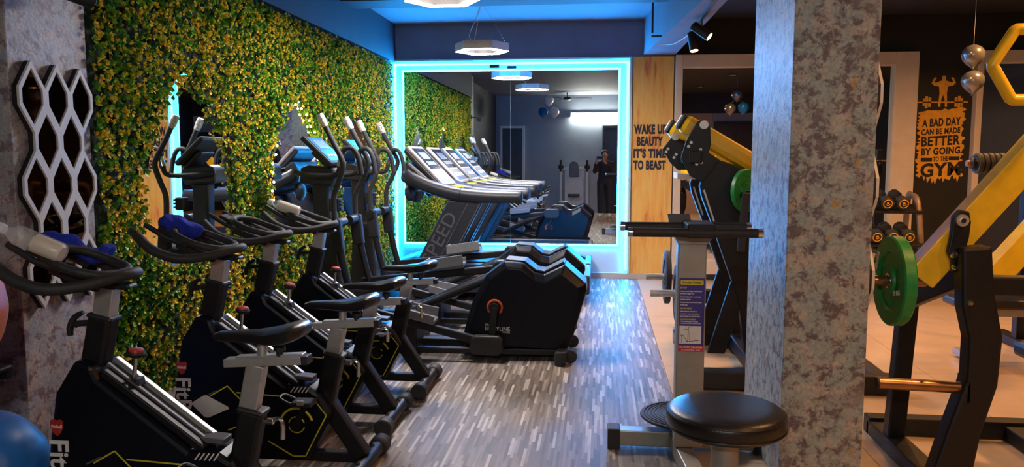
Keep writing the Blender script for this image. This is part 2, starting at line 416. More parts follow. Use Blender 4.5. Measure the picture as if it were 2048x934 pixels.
structure('baseboard_left', MB().bb(XL, XL+0.05, 3.74, D-0.06, 0, 0.09), 'skirting')
structure('baseboard_back', MB().bb(-2.58, 0.86, D-0.09, D, 0, 0.07), 'skirting')
structure('baseboard_pillar', MB().bb(-3.06, -2.585, 3.185, 3.73, 0, 0.07), 'skirting')
# orange washed pilaster with lettering
pil = structure('pilaster', MB().bb(0.385, 0.87, D-0.07, D, 0, 2.70), 'orange_wash', 'orange washed pilaster with dark slogan')
for s_, zz, x0, x1 in (('WAKE UP', 1.835, 0.405, 0.795), ('BEAUTY', 1.690, 0.445, 0.755), ("IT'S TIME", 1.545, 0.405, 0.795), ('TO BEAST', 1.402, 0.405, 0.795)):
    text('lettering', s_, 0.16, FRONT, ((x0+x1)/2, D-0.072, zz), 'text_navy', pil, bold=0.009, fit=(x1-x0, 0.118), spacing=1.1)
# rear wall furniture seen in the mirrors
d1 = structure('door_1', MB().bb(-2.62, -2.08, YR, YR+0.05, 0, 2.27), 'dark_door', 'dark door at the left of the rear wall', bevel=0.004)
mk('door_frame', MB().bb(-2.68, -2.62, YR, YR+0.06, 0, 2.33).bb(-2.08, -2.02, YR, YR+0.06, 0, 2.33).bb(-2.62, -2.08, YR, YR+0.06, 2.27, 2.33), 'white_paint', d1)
mk('door_handle', MB().tube([(-2.16, YR+0.05, 1.02), (-2.16, YR+0.10, 1.02), (-2.28, YR+0.10, 1.02)], 0.01, 8), 'chrome', d1, smooth=True)
d2 = structure('door_2', MB().bb(0.12, 0.95, YR, YR+0.05, 0, 2.27), 'dark_door', 'dark door behind the photographer', bevel=0.004)
mk('door_frame', MB().bb(0.06, 0.12, YR, YR+0.06, 0, 2.33).bb(0.95, 1.01, YR, YR+0.06, 0, 2.33).bb(0.12, 0.95, YR, YR+0.06, 2.27, 2.33), 'dark_door', d2)
mk('door_handle', MB().tube([(0.20, YR+0.05, 1.02), (0.20, YR+0.10, 1.02), (0.32, YR+0.10, 1.02)], 0.01, 8), 'chrome', d2, smooth=True)

structure('trim_4', MB().bb(0.84, XR, YR, YR+0.03, 2.64, CEIL), 'black_wall', 'black painted band above the rear wall of the weights area')
structure('trim_5', MB().bb(4.25, XR, YR, YR+0.03, 0, 2.20), 'black_wall', 'black lower panel of the rear wall')
structure('trim_6', MB().bb(0.98, 2.9, YR, YR+0.03, 0, 2.64), 'wall_warm_lit', 'rear wall of the weights area, warm light put into its colour')  # tan stands in for warm light falling on the rear wall
d3 = structure('door_3', MB().bb(2.95, 4.15, YR, YR+0.04, 0, 2.42), 'dark_door', 'dark wide door in the rear wall of the weights area', bevel=0.004)
mk('door_panel', MB().bb(3.0, 3.53, YR+0.04, YR+0.055, 0.08, 2.36), 'dark_door', d3, bevel=0.004); mk('door_panel', MB().bb(3.57, 4.10, YR+0.04, YR+0.055, 0.08, 2.36), 'dark_door', d3, bevel=0.004)

# ------------------------------------------------------------------ big mirror with cyan light strips
mr = thing('wall_mirror', 'large mirror on the back wall framed by glowing cyan light strips', 'mirror', (-1.12, D, 0))
mk('backing_board', MB().bb(-2.60, 0.365, D-0.05, D, 0.07, 2.68), 'led_board', mr, bevel=0.003)
mk('pane', MB().bb(-2.44, -1.103, D-0.085, D-0.055, 0.425, 2.55), 'mirror', mr)
mk('pane', MB().bb(-1.099, 0.213, D-0.085, D-0.055, 0.425, 2.55), 'mirror', mr)
def strip(x0, x1, z0, z1): mk('light_strip', MB().bb(x0, x1, D-0.068, D-0.051, z0, z1), 'led_cyan', mr, 'glowing cyan light strip')
e = 0.026
strip(-2.44-e, -2.44, 0.40, 2.575); strip(0.213, 0.213+e, 0.40, 2.575); strip(-2.44, 0.213, 2.55, 2.55+e); strip(-2.44, 0.213, 0.425-e, 0.425)
strip(-2.575, -2.545, 0.10, 2.655); strip(0.31, 0.34, 0.10, 2.655); strip(-2.545, 0.31, 2.63, 2.655)
mk('outer_rim', MB().bb(-2.63, -2.60, D-0.09, D, 0.07, 2.70).bb(0.345, 0.375, D-0.09, D, 0.07, 2.70).bb(-2.60, 0.345, D-0.09, D, 2.68, 2.70), 'led_board', mr)
mk('adapter', MB().bb(-1.36, -1.24, D-0.10, D-0.05, 2.585, 2.63), 'black_plastic', mr, bevel=0.004)
mk('adapter', MB().bb(-1.14, -1.03, D-0.10, D-0.05, 2.575, 2.61), 'black_plastic', mr, bevel=0.004)

# cream framed mirrors on the right part of the back wall
def framed_mirror(label, x0, x1, bl, br, bt, joints=()):
    t = thing('framed_mirror', label, 'mirror', ((x0+x1)/2, D, 0), 'cream framed wall mirrors')
    mk('frame', MB().bb(x0, x0+bl, D-0.14, D, 0.08, 2.71).bb(x1-br, x1, D-0.14, D, 0.08, 2.71).bb(x0+bl, x1-br, D-0.14, D, 2.71-bt, 2.71).bb(x0+bl, x1-br, D-0.14, D, 0.08, 0.25), 'cream_frame', t, bevel=0.006)
    xs = [x0+bl]+list(joints)+[x1-br]
    for a, b in zip(xs[:-1], xs[1:]): mk('pane', MB().bb(a+0.002, b-0.002, D-0.06, D-0.03, 0.25, 2.71-bt), 'mirror', t)
framed_mirror('cream framed wall mirror between the orange pilaster and the slogan panel', 0.885, 3.64, 0.085, 0.26, 0.15, (2.1,))
framed_mirror('cream framed wall mirror right of the slogan panel', 4.28, 6.15, 0.07, 0.10, 0.14)
pn = structure('wall_panel', MB().bb(3.64, 4.28, D-0.04, D, 0, 2.72), 'black_wall', 'black wall panel carrying the orange gym slogan')
# slogan decal
dc = thing('wall_decal', 'orange brushed wall decal with gym slogan and flexing figure on black panel', 'decal', (3.95, D-0.04, 1.2))
yd = D-0.042
pts = []
n = 46
for i in range(n):                                   # left and right ragged edges, bottom brush fringe
    z = 2.02-(2.02-1.27)*i/(n-1); pts.append((3.715+random.uniform(-0.035, 0.02), z))
for i in range(26):
    x = 3.74+(4.18-3.74)*i/25; pts.append((x, 1.26+random.uniform(-0.06, 0.05)-0.03*math.sin(i/25*PI)))
for i in range(n):
    z = 1.27+(2.06-1.27)*i/(n-1); pts.append((4.19+random.uniform(-0.02, 0.035), z))
for i in range(12): pts.append((4.17-(4.17-3.76)*i/11, 2.07+random.uniform(-0.02, 0.015)-0.02*i/11))
mk('brush_patch', MB().prism(pts, yd, yd-0.001), 'decal_orange', dc)
for s_, zz, hh, x0, x1 in (('A BAD DAY', 1.905, 0.095, 3.74, 4.165), ('CAN BE MADE', 1.800, 0.070, 3.735, 4.165), ('BETTER', 1.690, 0.115, 3.74, 4.17), ('BY GOING', 1.570, 0.085, 3.745, 4.175), ('TO THE', 1.478, 0.058, 3.88, 4.045), ('GYM', 1.355, 0.165, 3.745, 4.195)):
    text('lettering', s_, 0.12, FRONT, ((x0+x1)/2, yd-0.002, zz), 'black_wall', dc, bold=0.0045, shear=0.06, fit=(x1-x0, hh), spacing=1.08)
mk('rule', MB().box((3.807, yd-0.002, 1.468), (0.125, 0.001, 0.045)), 'black_wall', dc); mk('rule', MB().box((4.113, yd-0.002, 1.486), (0.12, 0.001, 0.045)), 'black_wall', dc)
fz = 2.09
mk('barbell_print', MB().box((3.955, yd-0.001, fz+0.045), (0.55, 0.001, 0.014)).box((3.775, yd-0.001, fz+0.045), (0.03, 0.001, 0.14)).box((3.81, yd-0.001, fz+0.045), (0.03, 0.001, 0.11)).box((3.745, yd-0.001, fz+0.045), (0.02, 0.001, 0.09)).box((4.135, yd-0.001, fz+0.045), (0.03, 0.001, 0.14)).box((4.10, yd-0.001, fz+0.045), (0.03, 0.001, 0.11)).box((4.165, yd-0.001, fz+0.045), (0.02, 0.001, 0.09)), 'decal_orange', dc)
fig = [(-.035,0),(-.03,.10),(-.04,.16),(-.03,.2),(-.05,.27),(-.06,.30),(-.11,.285),(-.135,.30),(-.10,.36),(-.085,.375),(-.10,.385),(-.125,.37),(-.155,.29),(-.12,.255),(-.06,.265),(-.035,.18),(-.05,.1),(-.06,0)]
body = [(-.055,0),(-.05,.10),(-.045,.17),(-.055,.255),(-.115,.265),(-.15,.30),(-.115,.37),(-.085,.365),(-.115,.315),(-.09,.305),(-.045,.325),(-.018,.33),(-.025,.36),(-.015,.39),(.015,.39),(.025,.36),(.018,.33),(.045,.325),(.09,.305),(.115,.315),(.085,.365),(.115,.37),(.15,.30),(.115,.265),(.055,.255),(.045,.17),(.05,.10),(.055,0),(.028,0),(.02,.10),(0,.15),(-.02,.10),(-.028,0)]
mk('figure', MB().prism([(3.955+a*0.9, fz-0.01+b*0.92) for a, b in body], yd, yd-0.001), 'decal_orange', dc)

# ------------------------------------------------------------------ artificial hedge with pointed arch mirrors
ARCH = [(4.71, 0.53), (6.48, 0.575), (8.16, 0.60)]     # centre y, half width
ZB, ZS, ZT = 0.84, 1.33, 1.97
def arch_half(z, hw):
    if z < ZB or z > ZT: return 0.0
    if z < ZB+0.18: return hw*(0.55+0.45*math.sin((z-ZB)/0.18*PI/2))
    if z < ZS: return hw
    t = (z-ZS)/(ZT-ZS); return hw*max(0.0, 1-t**1.9)**0.95
hd = thing('hedge_panel', 'wall of artificial green and yellow hedge foliage with arched openings', 'hedge', (XL, 6.7, 0.09))
mk('backing', MB().bb(XL, XL+0.02, 3.745, D-0.10, 0.09, 2.68), 'hedge_back', hd)
def hedge():
    y0, y1, z0, z1 = 3.76, D-0.125, 0.10, 2.66
    ns = 23000
    P = np.stack([RNG.uniform(y0, y1, ns), RNG.uniform(z0, z1, ns)], 1)
    keep = np.ones(ns, bool)
    for c, hw in ARCH:
        ah = np.array([arch_half(z, hw) for z in P[:, 1]])
        keep &= ~(np.abs(P[:, 0]-c) < ah+0.012+RNG.uniform(-0.03, 0.03, ns))
    P = P[keep]; ns = len(P)
    # colour clumps: low-frequency field + per-sprig random
    fld = np.zeros(ns)
    for k in range(14):
        a, b, ph = RNG.normal(0, 7), RNG.normal(0, 7), RNG.uniform(0, 6.28); fld += np.sin(P[:, 0]*a+P[:, 1]*b+ph)
    fld = fld/4.0
    yellow = RNG.uniform(0, 1, ns) < np.clip(0.46+0.20*fld, 0.12, 0.85)
    tone = np.where(yellow, RNG.uniform(0.66, 1.0, ns), RNG.uniform(0.05, 0.6, ns))
    xs = XL+0.024+RNG.uniform(0, 0.038, ns)+np.where(yellow, 0.012, 0)
    V = []; T = []; F = []
    nl = 8
    th = RNG.uniform(0, 2*PI, (ns, nl)); el = RNG.uniform(0.15, 1.15, (ns, nl))
    L = RNG.uniform(0.018, 0.034, (ns, nl))*np.where(yellow, 0.72, 1.0)[:, None]; W = L*RNG.uniform(0.34, 0.5, (ns, nl))
    d = np.stack([np.cos(el), np.sin(el)*np.cos(th), np.sin(el)*np.sin(th)], -1)
    side = np.stack([np.zeros_like(th), -np.sin(th), np.cos(th)], -1)
    nrm = np.cross(d, side)
    base = np.stack([np.broadcast_to(xs[:, None], th.shape), np.broadcast_to(P[:, 0:1], th.shape), np.broadcast_to(P[:, 1:2], th.shape)], -1)
    base = base+d*0.006
    tip = base+d*L[..., None]
    mid = base+d*(L*0.5)[..., None]
    l_ = mid+side*W[..., None]+nrm*(W*0.35)[..., None]; r_ = mid-side*W[..., None]+nrm*(W*0.35)[..., None]
    Vv = np.stack([base, l_, tip, r_], 2).reshape(-1, 3)
    nq = ns*nl
    idx = np.arange(nq)*4
    F = np.concatenate([np.stack([idx, idx+1, idx+2], 1), np.stack([idx, idx+2, idx+3], 1)])
    tn = np.clip(tone[:, None]+RNG.normal(0, 0.06, (ns, nl)), 0, 1)
    tn = np.repeat(tn.reshape(-1), 4)
    o0 = np.array(hd.location)
    me = bpy.data.meshes.new('foliage')
    Vv = Vv-o0
    me.vertices.add(len(Vv)); me.vertices.foreach_set('co', Vv.reshape(-1).astype(np.float32))
    me.loops.add(len(F)*3); me.loops.foreach_set('vertex_index', F.reshape(-1).astype(np.int32))
    me.polygons.add(len(F)); me.polygons.foreach_set('loop_start', (np.arange(len(F))*3).astype(np.int32)); me.polygons.foreach_set('loop_total', np.full(len(F), 3, np.int32))
    me.update(calc_edges=True)
    at = me.attributes.new('tone', 'FLOAT', 'POINT'); at.data.foreach_set('value', tn.astype(np.float32))
    me.materials.append(MATS['hedge_leaf'])
    o = bpy.data.objects.new('foliage', me); COL.objects.link(o); o.parent = hd; o['kind'] = 'stuff'
hedge()
def arch_poly(c, hw, grow=0.0, n=40):
    zs = [ZB-grow*0.5+(ZT+grow-ZB+grow*0.5)*i/n for i in range(n+1)]
    R = []
    for i in range(n+1):
        z = ZB+(ZT-ZB)*i/n; zz = zs[i]; R.append((c+arch_half(z, hw)+grow*0.5, zz))
    Lh = [(2*c-a, b) for a, b in R][::-1]
    return R+Lh
names = ['nearest the pillar', 'in the middle of the hedge', 'nearest the big mirror']
for (c, hw), nm in zip(ARCH, names):
    tag(mk('arch_mirror', MB().prism(arch_poly(c, hw, 0.06), XL+0.022, XL+0.034, 'x'), 'mirror'), 'pointed arch mirror set in the hedge, '+nm, 'mirror', 'arch mirrors in the hedge')
# warm fairy lights round the middle arch
fl = thing('fairy_lights', 'string of warm fairy lights round the middle arch mirror in the hedge', 'string lights', (XL+0.08, 6.47, ZB))
c, hw = ARCH[1]
path = []
for i in range(30):
    z = 0.95+(ZT+0.01-0.95)*i/29; path.append((c-arch_half(min(z, ZT), hw)-0.02-(0.05 if z < 1.8 else 0), z))
for i in range(22):
    z = ZT-(ZT-1.45)*i/21; path.append((c+arch_half(z, hw)+0.01, z))
path = [(XL+(0.088 if i < 20 else 0.050)+0.008*math.sin(i*2.1), y, z) for i, (y, z) in enumerate(path)]
mk('wire', MB().tube(path, 0.0025, 6), 'black_plastic', fl, smooth=True)
bulb_me = None
for i, p in enumerate(path):
    if i % 2 or i in (0, 2, 4, 22, 24, 26): continue
    mk('bulb', MB().ball((p[0]+0.008, p[1], p[2]), 0.0085, 8, 6), 'bulb_warm', fl, smooth=True)

# ------------------------------------------------------------------ honeycomb mirrors on the pillars
def honeycomb(label, face, yc, zt, sign, loc):
    t = thing('honeycomb_mirror', label, 'mirror', loc, 'honeycomb mirrors on the pillars')
    W, Hh, pitch = 0.168, 0.325, 0.203
    sl = Hh-pitch                                # slanted part height
    def hexa(cy, ct, k):
        w2 = W/2-k; return [(cy, ct-k*1.7), (cy+w2, ct-sl-k*0.5), (cy+w2, ct-Hh+sl+k*0.5), (cy, ct-Hh+k*1.7), (cy-w2, ct-Hh+sl+k*0.5), (cy-w2, ct-sl-k*0.5)]
    fr = MB(); panes = []; bk_ = MB()
    for r in range(5):
        nn = 3 if r % 2 == 0 else 2
        for q in range(nn):
            cy = yc+(q-(nn-1)/2)*W; ct = zt-r*pitch
            o_, i_ = hexa(cy, ct, 0), hexa(cy, ct, 0.0185)
            a, b = face+sign*0.024, face+sign*0.036
            vs = [(a, *p) for p in o_]+[(b, *p) for p in o_]+[(b, *p) for p in i_]+[(a, *p) for p in i_]
            fs = []
            for j in range(6):
                m = (j+1) % 6
                fs += [(j, m, 6+m, 6+j), (6+j, 6+m, 12+m, 12+j), (12+j, 12+m, 18+m, 18+j)]
            fr.add(vs, fs); panes.append(hexa(cy, ct, 0.0175)); bk_.add([(face, *p[1:]) if abs(p[0]-a) < 1e-6 else (a, *p[1:]) for p in vs], fs)
    mk('frame', fr, 'white_paint', t)
    mk('frame_backing', bk_, 'black_wall', t)
    for p in panes:
        cy = sum(q[0] for q in p)/6; cz = sum(q[1] for q in p)/6
        q_ = mk('pane', MB().prism([(cy+(a-cy)*0.93, cz+(b-cz)*0.95) for a, b in p], face+sign*0.024, face+sign*0.029, 'x'), 'bronze_mirror', t)
        mk('pane_edge', MB().prism(p, face+sign*0.015, face+sign*0.025, 'x'), 'bronze_edge', q_)
honeycomb('white honeycomb frame with bronze mirrors on the left pillar beside the hedge', -2.598, 3.465, 1.935, 1, (-2.6, 3.465, 0.8))
honeycomb('white honeycomb frame with bronze mirrors on the far side of the right pillar', 1.177, 3.80, 1.935, -1 if False else 1, (1.177, 3.8, 0.8))

# ------------------------------------------------------------------ ceiling lamps
def pendant(label, x, y, z):
    t = thing('pendant_lamp', label, 'lamp', (x, y, z), 'hexagon ring pendant lamps')
    R, wd, h = 0.285, 0.095, 0.085
    def hx(r): return [(x+r*math.cos(PI/3*k), y+r*math.sin(PI/3*k)) for k in range(6)]
    o_, i_ = hx(R), hx(R-wd)
    def ringmesh(a, b, o2, i2):
        vs = [(*p, a) for p in o2]+[(*p, b) for p in o2]+[(*p, b) for p in i2]+[(*p, a) for p in i2]
        fs = []
        for j in range(6):
            m = (j+1) % 6
            fs += [(j, m, 6+m, 6+j), (6+j, 6+m, 12+m, 12+j), (12+j, 12+m, 18+m, 18+j), (18+j, 18+m, m, j)]
        return MB().add(vs, fs)
    mk('housing', ringmesh(z+0.002, z+h, o_, i_), 'white_paint', t)
    mk('diffuser', ringmesh(z, z+0.0018, hx(R-0.004), hx(R-wd+0.004)), 'pendant_glow', t, 'glowing white diffuser ring')
    for k in (0, 2, 4):
        a = PI/3*k; mk('wire', MB().cyl((x+(R-0.03)*math.cos(a), y+(R-0.03)*math.sin(a), z+h), (x, y, CEIL-0.03), 0.0016, 6), 'chrome', t)
    mk('cord', MB().tube([(x-0.10, y, z+h), (x-0.13, y, z+h+0.10), (x-0.06, y, z+h+0.25), (x, y, CEIL-0.03)], 0.004, 6, smooth=5), 'white_paint', t, smooth=True)
    mk('canopy', MB().lathe([(0.06, -0.035), (0.065, -0.03), (0.065, 0)], (x, y, CEIL), n=20), 'white_paint', t, smooth=True)
pendant('glowing hexagon ring pendant lamp hanging in front of the big mirror', -1.245, 8.2, 2.60)
pendant('glowing hexagon ring pendant lamp nearest the camera, above the bikes', -1.17, 5.75, 2.645)
# track spots under the beam
tr = thing('track_light', 'black track with two warm spot heads under the ceiling beam', 'spotlight', (0.90, 7.6, 2.72))
mk('track', MB().bb(0.86, 0.89, 6.2, 7.9, 2.70, 2.72), 'black_paint', tr)
mk('cable', MB().tube([(0.87, 7.9, 2.71), (0.83, 8.2, 2.70), (0.76, 8.4, 2.68), (0.72, 8.6, 2.70), (0.62, 8.7, 2.715)], 0.006, 6, smooth=4), 'white_paint', tr, smooth=True)
def head(y, d, lit):
    c = Vector((0.875, y, 2.60)); d = Vector(d).normalized()
    h = mk('spot_head', MB().lathe([(0.028, -0.10), (0.042, -0.09), (0.042, 0.09), (0.038, 0.09), (0.036, 0.06)], c, d, 18), 'black_paint', tr, smooth=True)
    mk('bracket', MB().bar(c+Vector((0,0,0.03)), (0.875, y, 2.70), 0.012, 0.02, (0,1,0)), 'black_paint', h)
    mk('lens', MB().lathe([(0.036, 0.082), (0.036, 0.089)], c, d, 18), 'spot_glow', h)
    L = bpy.data.lights.new('track_spot', 'SPOT'); L.energy = TRACK_W; L.color = (1, 0.60, 0.28); L.spot_size = 1.5; L.spot_blend = 0.5; L.shadow_soft_size = 0.03
    lo = bpy.data.objects.new('track_spot_light', L); COL.objects.link(lo); lo.location = c+d*0.10
    lo.rotation_euler = d.to_track_quat('-Z', 'Y').to_euler(); lo.parent = tr; lo.location = lo.location-tr.location
head(7.75, (0.15, -0.25, -1), True); head(7.1, (0.75, -0.3, -0.6), True)
mk('conduit', MB().bb(0.50, 0.52, 8.05, 8.07, 2.74, CEIL).bb(0.50, 0.60, 8.05, 8.07, 2.70, 2.718), 'black_paint', tr)
# warm downlights over the weights side (outside the frame)
for k, (x, y) in enumerate(((2.2, 6.6), (4.0, 7.5), (2.6, 3.2), (4.6, 5.4), (2.3, 0.6))):
    t = thing('downlight', 'round warm downlight in the black ceiling, %s the mirror wall' % ('second nearest to', 'nearest to', 'fourth nearest to', 'third nearest to', 'farthest from')[k], 'lamp', (x, y, CEIL), 'warm ceiling downlights')
    mk('rim', MB().ring((x, y, CEIL-0.012), 0.075, 0.014, n=24), 'black_paint', t, smooth=True)
    mk('lens', MB().lathe([(0.065, -0.010), (0.065, -0.004)], (x, y, CEIL), n=20), 'spot_glow', t)
    L = bpy.data.lights.new('downlight', 'AREA'); L.shape = 'DISK'; L.size = 0.13; L.energy = WARM_W; L.color = (1, 0.46, 0.15); L.spread = 2.6
    lo = bpy.data.objects.new('downlight_lamp', L); COL.objects.link(lo); lo.parent = t; lo.location = (0, 0, -0.03)
# tube light, rear wall
t = thing('tube_light', 'lit white tube light on the rear wall, seen in the big mirror', 'lamp', (-0.15, YR, 2.6))
mk('fixture', MB().bb(-0.80, 0.50, YR, YR+0.05, 2.62, 2.68), 'white_paint', t, bevel=0.004)
mk('tube', MB().cyl((-0.78, YR+0.07, 2.60), (0.48, YR+0.07, 2.60), 0.03, 14), 'tube_glow', t, smooth=True)
mk('end_cap', MB().bb(-0.80, -0.775, YR, YR+0.10, 2.57, 2.66).bb(0.475, 0.50, YR, YR+0.10, 2.57, 2.66), 'white_paint', t)

# ------------------------------------------------------------------ spin bikes (local: x towards the aisle from the rear foot, y along the room, z up)
def make_bike(label):
    t = thing('spin_bike', label, 'exercise bike', (0,0,0), 'spin bikes along the hedge', traced=False)
    # feet
    for x, nm in ((0.0, 'rear_foot'), (-0.98, 'front_foot')):
        f = mk(nm, MB().cyl((x, -0.22, 0.055), (x, 0.22, 0.055), 0.034, 18), 'black_paint', t, smooth=True)
        for s in (-1, 1):
            mk('rubber_cap', MB().lathe([(0.040, 0), (0.048, 0.008), (0.050, 0.03), (0.048, 0.05), (0.050, 0.055), (0.050, 0.075), (0.044, 0.082)], (x, s*0.175, 0.052), (0, s, 0), 20), 'black_rubber', f, smooth=True)
            mk('bolt', MB().cyl((x, s*0.12, 0.085), (x, s*0.12, 0.10), 0.008, 8), 'chrome', f, smooth=True)
    # frame
    mk('rear_leg', MB().bar((-0.19, 0, 0.34), (-0.015, 0, 0.075), 0.06, 0.085, (1, 0, 0.6)), 'black_paint', t, bevel=0.012)
    mk('base_beam', MB().bar((-1.0, 0, 0.075), (-0.02, 0, 0.075), 0.05, 0.05), 'black_paint', t, bevel=0.006)
    # casing: big front shell and the pointed rear cover
    shell = [(-0.79, 0.76), (-0.872, 0.635), (-0.905, 0.45), (-0.92, 0.34), (-0.945, 0.15), (-0.91, 0.10), (-0.62, 0.085), (-0.33, 0.075), (-0.26, 0.08), (-0.14, 0.30), (-0.20, 0.40), (-0.25, 0.43), (-0.36, 0.435), (-0.70, 0.69), (-0.72, 0.74)]
    mk('casing', MB().prism(shell, -0.085, 0.085), 'black_gloss', t, bevel=0.018)
    mk('flywheel', MB().lathe([(0.19, -0.012), (0.21, -0.008), (0.21, 0.008), (0.19, 0.012)], (-0.74, 0, 0.29), (0, 1, 0), 36), 'black_paint', t, smooth=True)
    # sloping rail on top of the casing
    rl = mk('top_rail', MB().bar((-0.70, 0, 0.712), (-0.315, 0, 0.432), 0.13, 0.030, (0, 0, 1)), 'black_paint', t, bevel=0.006)
    mk('rail_strip', MB().bar((-0.70, 0.030, 0.740), (-0.315, 0.030, 0.456), 0.022, 0.022, (0, 0, 1)), 'silver', rl, 'silver strip on sloping rail', bevel=0.002)
    mk('rail_lip', MB().bar((-0.70, -0.02, 0.733), (-0.33, -0.02, 0.462), 0.012, 0.014, (0, 0, 1)), 'grey_plastic', rl)
    mk('rail_foot', MB().bar((-0.35, 0.0, 0.462), (-0.25, 0.0, 0.455), 0.07, 0.02), 'grey_plastic', rl, bevel=0.003)
    # brake knob
    kn = mk('brake_knob', MB().lathe([(0.014, 0), (0.030, 0.006), (0.034, 0.018), (0.030, 0.026)], (-0.60, 0.0, 0.755), (0.15, 0, 1), 18), 'black_plastic', t, smooth=True)
    mk('knob_stem', MB().cyl((-0.612, 0, 0.66), (-0.60, 0, 0.757), 0.008, 10), 'chrome', kn, smooth=True)
    mk('knob_cap', MB().lathe([(0.028, 0.0), (0.026, 0.007), (0.014, 0.011)], (-0.597, 0, 0.780), (0.15, 0, 1), 18), 'red_plastic', kn, 'red knob cap', smooth=True)
    mk('knob_base', MB().bar((-0.64, 0, 0.655), (-0.58, 0, 0.665), 0.05, 0.035), 'black_plastic', kn, bevel=0.005)
    # handlebar post
    sl = mk('front_sleeve', MB().bar((-0.765, 0, 0.70), (-0.715, 0, 0.915), 0.075, 0.092, (1, 0, 0)), 'black_paint', t, bevel=0.016)
    mk('sleeve_collar', MB().bar((-0.718, 0, 0.900), (-0.714, 0, 0.918), 0.082, 0.100, (1, 0, 0)), 'black_plastic', sl, bevel=0.01)
    mk('front_post', MB().bar((-0.72, 0, 0.88), (-0.695, 0, 1.02), 0.052, 0.072, (1, 0, 0)), 'silver', t, 'silver handlebar post', bevel=0.005)
    lv = mk('post_lever', MB().tube([(-0.765, -0.01, 0.885), (-0.815, -0.015, 0.882), (-0.825, -0.015, 0.875)], 0.012, 10), 'black_plastic', t, smooth=True)
    mk('lever_handle', MB().tube([(-0.79, -0.015, 0.925), (-0.825, -0.016, 0.905), (-0.845, -0.016, 0.865), (-0.845, -0.016, 0.835)], [0.008, 0.012, 0.013, 0.010], 8, smooth=3), 'black_plastic', lv, smooth=True)
    # handlebar: bull horns, inner ring, yoke and tray prongs
    hb = [(-0.985, -0.215, 1.150), (-0.90, -0.232, 1.085), (-0.79, -0.215, 1.045), (-0.69, -0.15, 1.048), (-0.625, -0.075, 1.066), (-0.600, 0, 1.072)]
    hb = hb+[(x, -y, z) for x, y, z in hb[:-1]][::-1]
    mk('handlebar', MB().tube(hb, [0.022]*3+[0.0205]*2+[0.021]+[0.0205]*2+[0.022]*3, 12, smooth=5), 'black_rubber', t, smooth=True)
    mk('inner_ring', MB().tube([(-0.635, 0, 1.072), (-0.675, -0.095, 1.078), (-0.77, -0.125, 1.105), (-0.865, -0.10, 1.142), (-0.905, 0, 1.158), (-0.865, 0.10, 1.142), (-0.77, 0.125, 1.105), (-0.675, 0.095, 1.078)], 0.0175, 10, closed=True, smooth=4), 'black_rubber', t, smooth=True)
    mk('yoke', MB().prism([(-0.79, 1.005), (-0.70, 1.02), (-0.625, 1.012), (-0.59, 1.02), (-0.60, 1.035), (-0.66, 1.04), (-0.68, 1.06), (-0.75, 1.06)], -0.03, 0.03), 'black_plastic', t, bevel=0.008)
    hm = mk('handlebar_stem', MB().bar((-0.90, 0, 1.09), (-0.71, 0, 1.02), 0.09, 0.04), 'black_plastic', t, bevel=0.012)
    mk('monitor', MB().bar((-0.985, 0, 1.165), (-0.885, 0, 1.115), 0.085, 0.03), 'black_plastic', hm, bevel=0.006)
    for s in (-1, 1):
        mk('tray_prong', MB().tube([(-0.83, s*0.075, 1.09), (-0.92, s*0.085, 1.125), (-1.02, s*0.085, 1.185)], 0.013, 8), 'black_plastic', hm, smooth=True)
    # seat post, slider and saddle
    ss = mk('seat_sleeve', MB().bar((-0.205, 0, 0.30), (-0.145, 0, 0.575), 0.072, 0.092, (1, 0, 0)), 'black_paint', t, bevel=0.014)
    mk('sleeve_collar', MB().bar((-0.148, 0, 0.562), (-0.144, 0, 0.582), 0.082, 0.104, (1, 0, 0)), 'black_plastic', ss, bevel=0.01)
    mk('seat_post', MB().bar((-0.165, 0, 0.50), (-0.125, 0, 0.69), 0.05, 0.070, (1, 0, 0)), 'silver', t, 'silver seat post', bevel=0.005)
    sd = mk('seat_slider', MB().bar((-0.245, 0, 0.693), (0.05, 0, 0.712), 0.052, 0.030), 'silver', t, 'silver seat slider', bevel=0.003)
    mk('slider_cap', MB().bar((0.05, 0, 0.712), (0.075, 0, 0.714), 0.054, 0.032), 'black_plastic', sd, bevel=0.003)
    mk('slider_plate', MB().bar((-0.20, 0, 0.713), (0.055, 0, 0.73), 0.040, 0.012), 'silver', sd, bevel=0.002)
    mk('slider_knob', MB().lathe([(0.012, 0), (0.013, 0.018), (0.022, 0.02), (0.022, 0.034), (0.016, 0.04)], (-0.035, -0.01, 0.725), (0, 0, 1), 14), 'black_plastic', sd, smooth=True)
    mk('saddle_clamp', MB().cyl((-0.105, 0, 0.72), (-0.105, 0, 0.775), 0.018, 12), 'silver', sd, smooth=True)
    lv = mk('seat_lever', MB().cyl((-0.10, -0.01, 0.535), (-0.065, -0.012, 0.535), 0.012, 12), 'chrome', t, smooth=True)
    mk('lever_handle', MB().tube([(-0.065, -0.012, 0.54), (-0.045, -0.013, 0.545), (-0.03, -0.013, 0.525), (-0.032, -0.013, 0.47)], [0.009, 0.008, 0.009, 0.010], 8, smooth=3), 'chrome', lv, smooth=True)
    # saddle as a lofted shell
    secs = []
    for x, hw, zt, th in ((-0.285, 0.018, 0.800, 0.018), (-0.265, 0.030, 0.808, 0.034), (-0.20, 0.034, 0.812, 0.040), (-0.13, 0.046, 0.816, 0.046), (-0.06, 0.085, 0.825, 0.056), (0.0, 0.108, 0.842, 0.066), (0.035, 0.105, 0.850, 0.062), (0.06, 0.070, 0.846, 0.045), (0.068, 0.03, 0.838, 0.02)):
        ring = []
        for k in range(14):
            a = 2*PI*k/14; cx_, sz_ = math.cos(a), math.sin(a)
            ring.append((x, hw*math.copysign(abs(cx_)**0.7, cx_), zt-th*0.5+th*0.5*math.copysign(abs(sz_)**0.6, sz_)))
        secs.append(ring)
    vs = [p for r in secs for p in r]; m = len(secs)
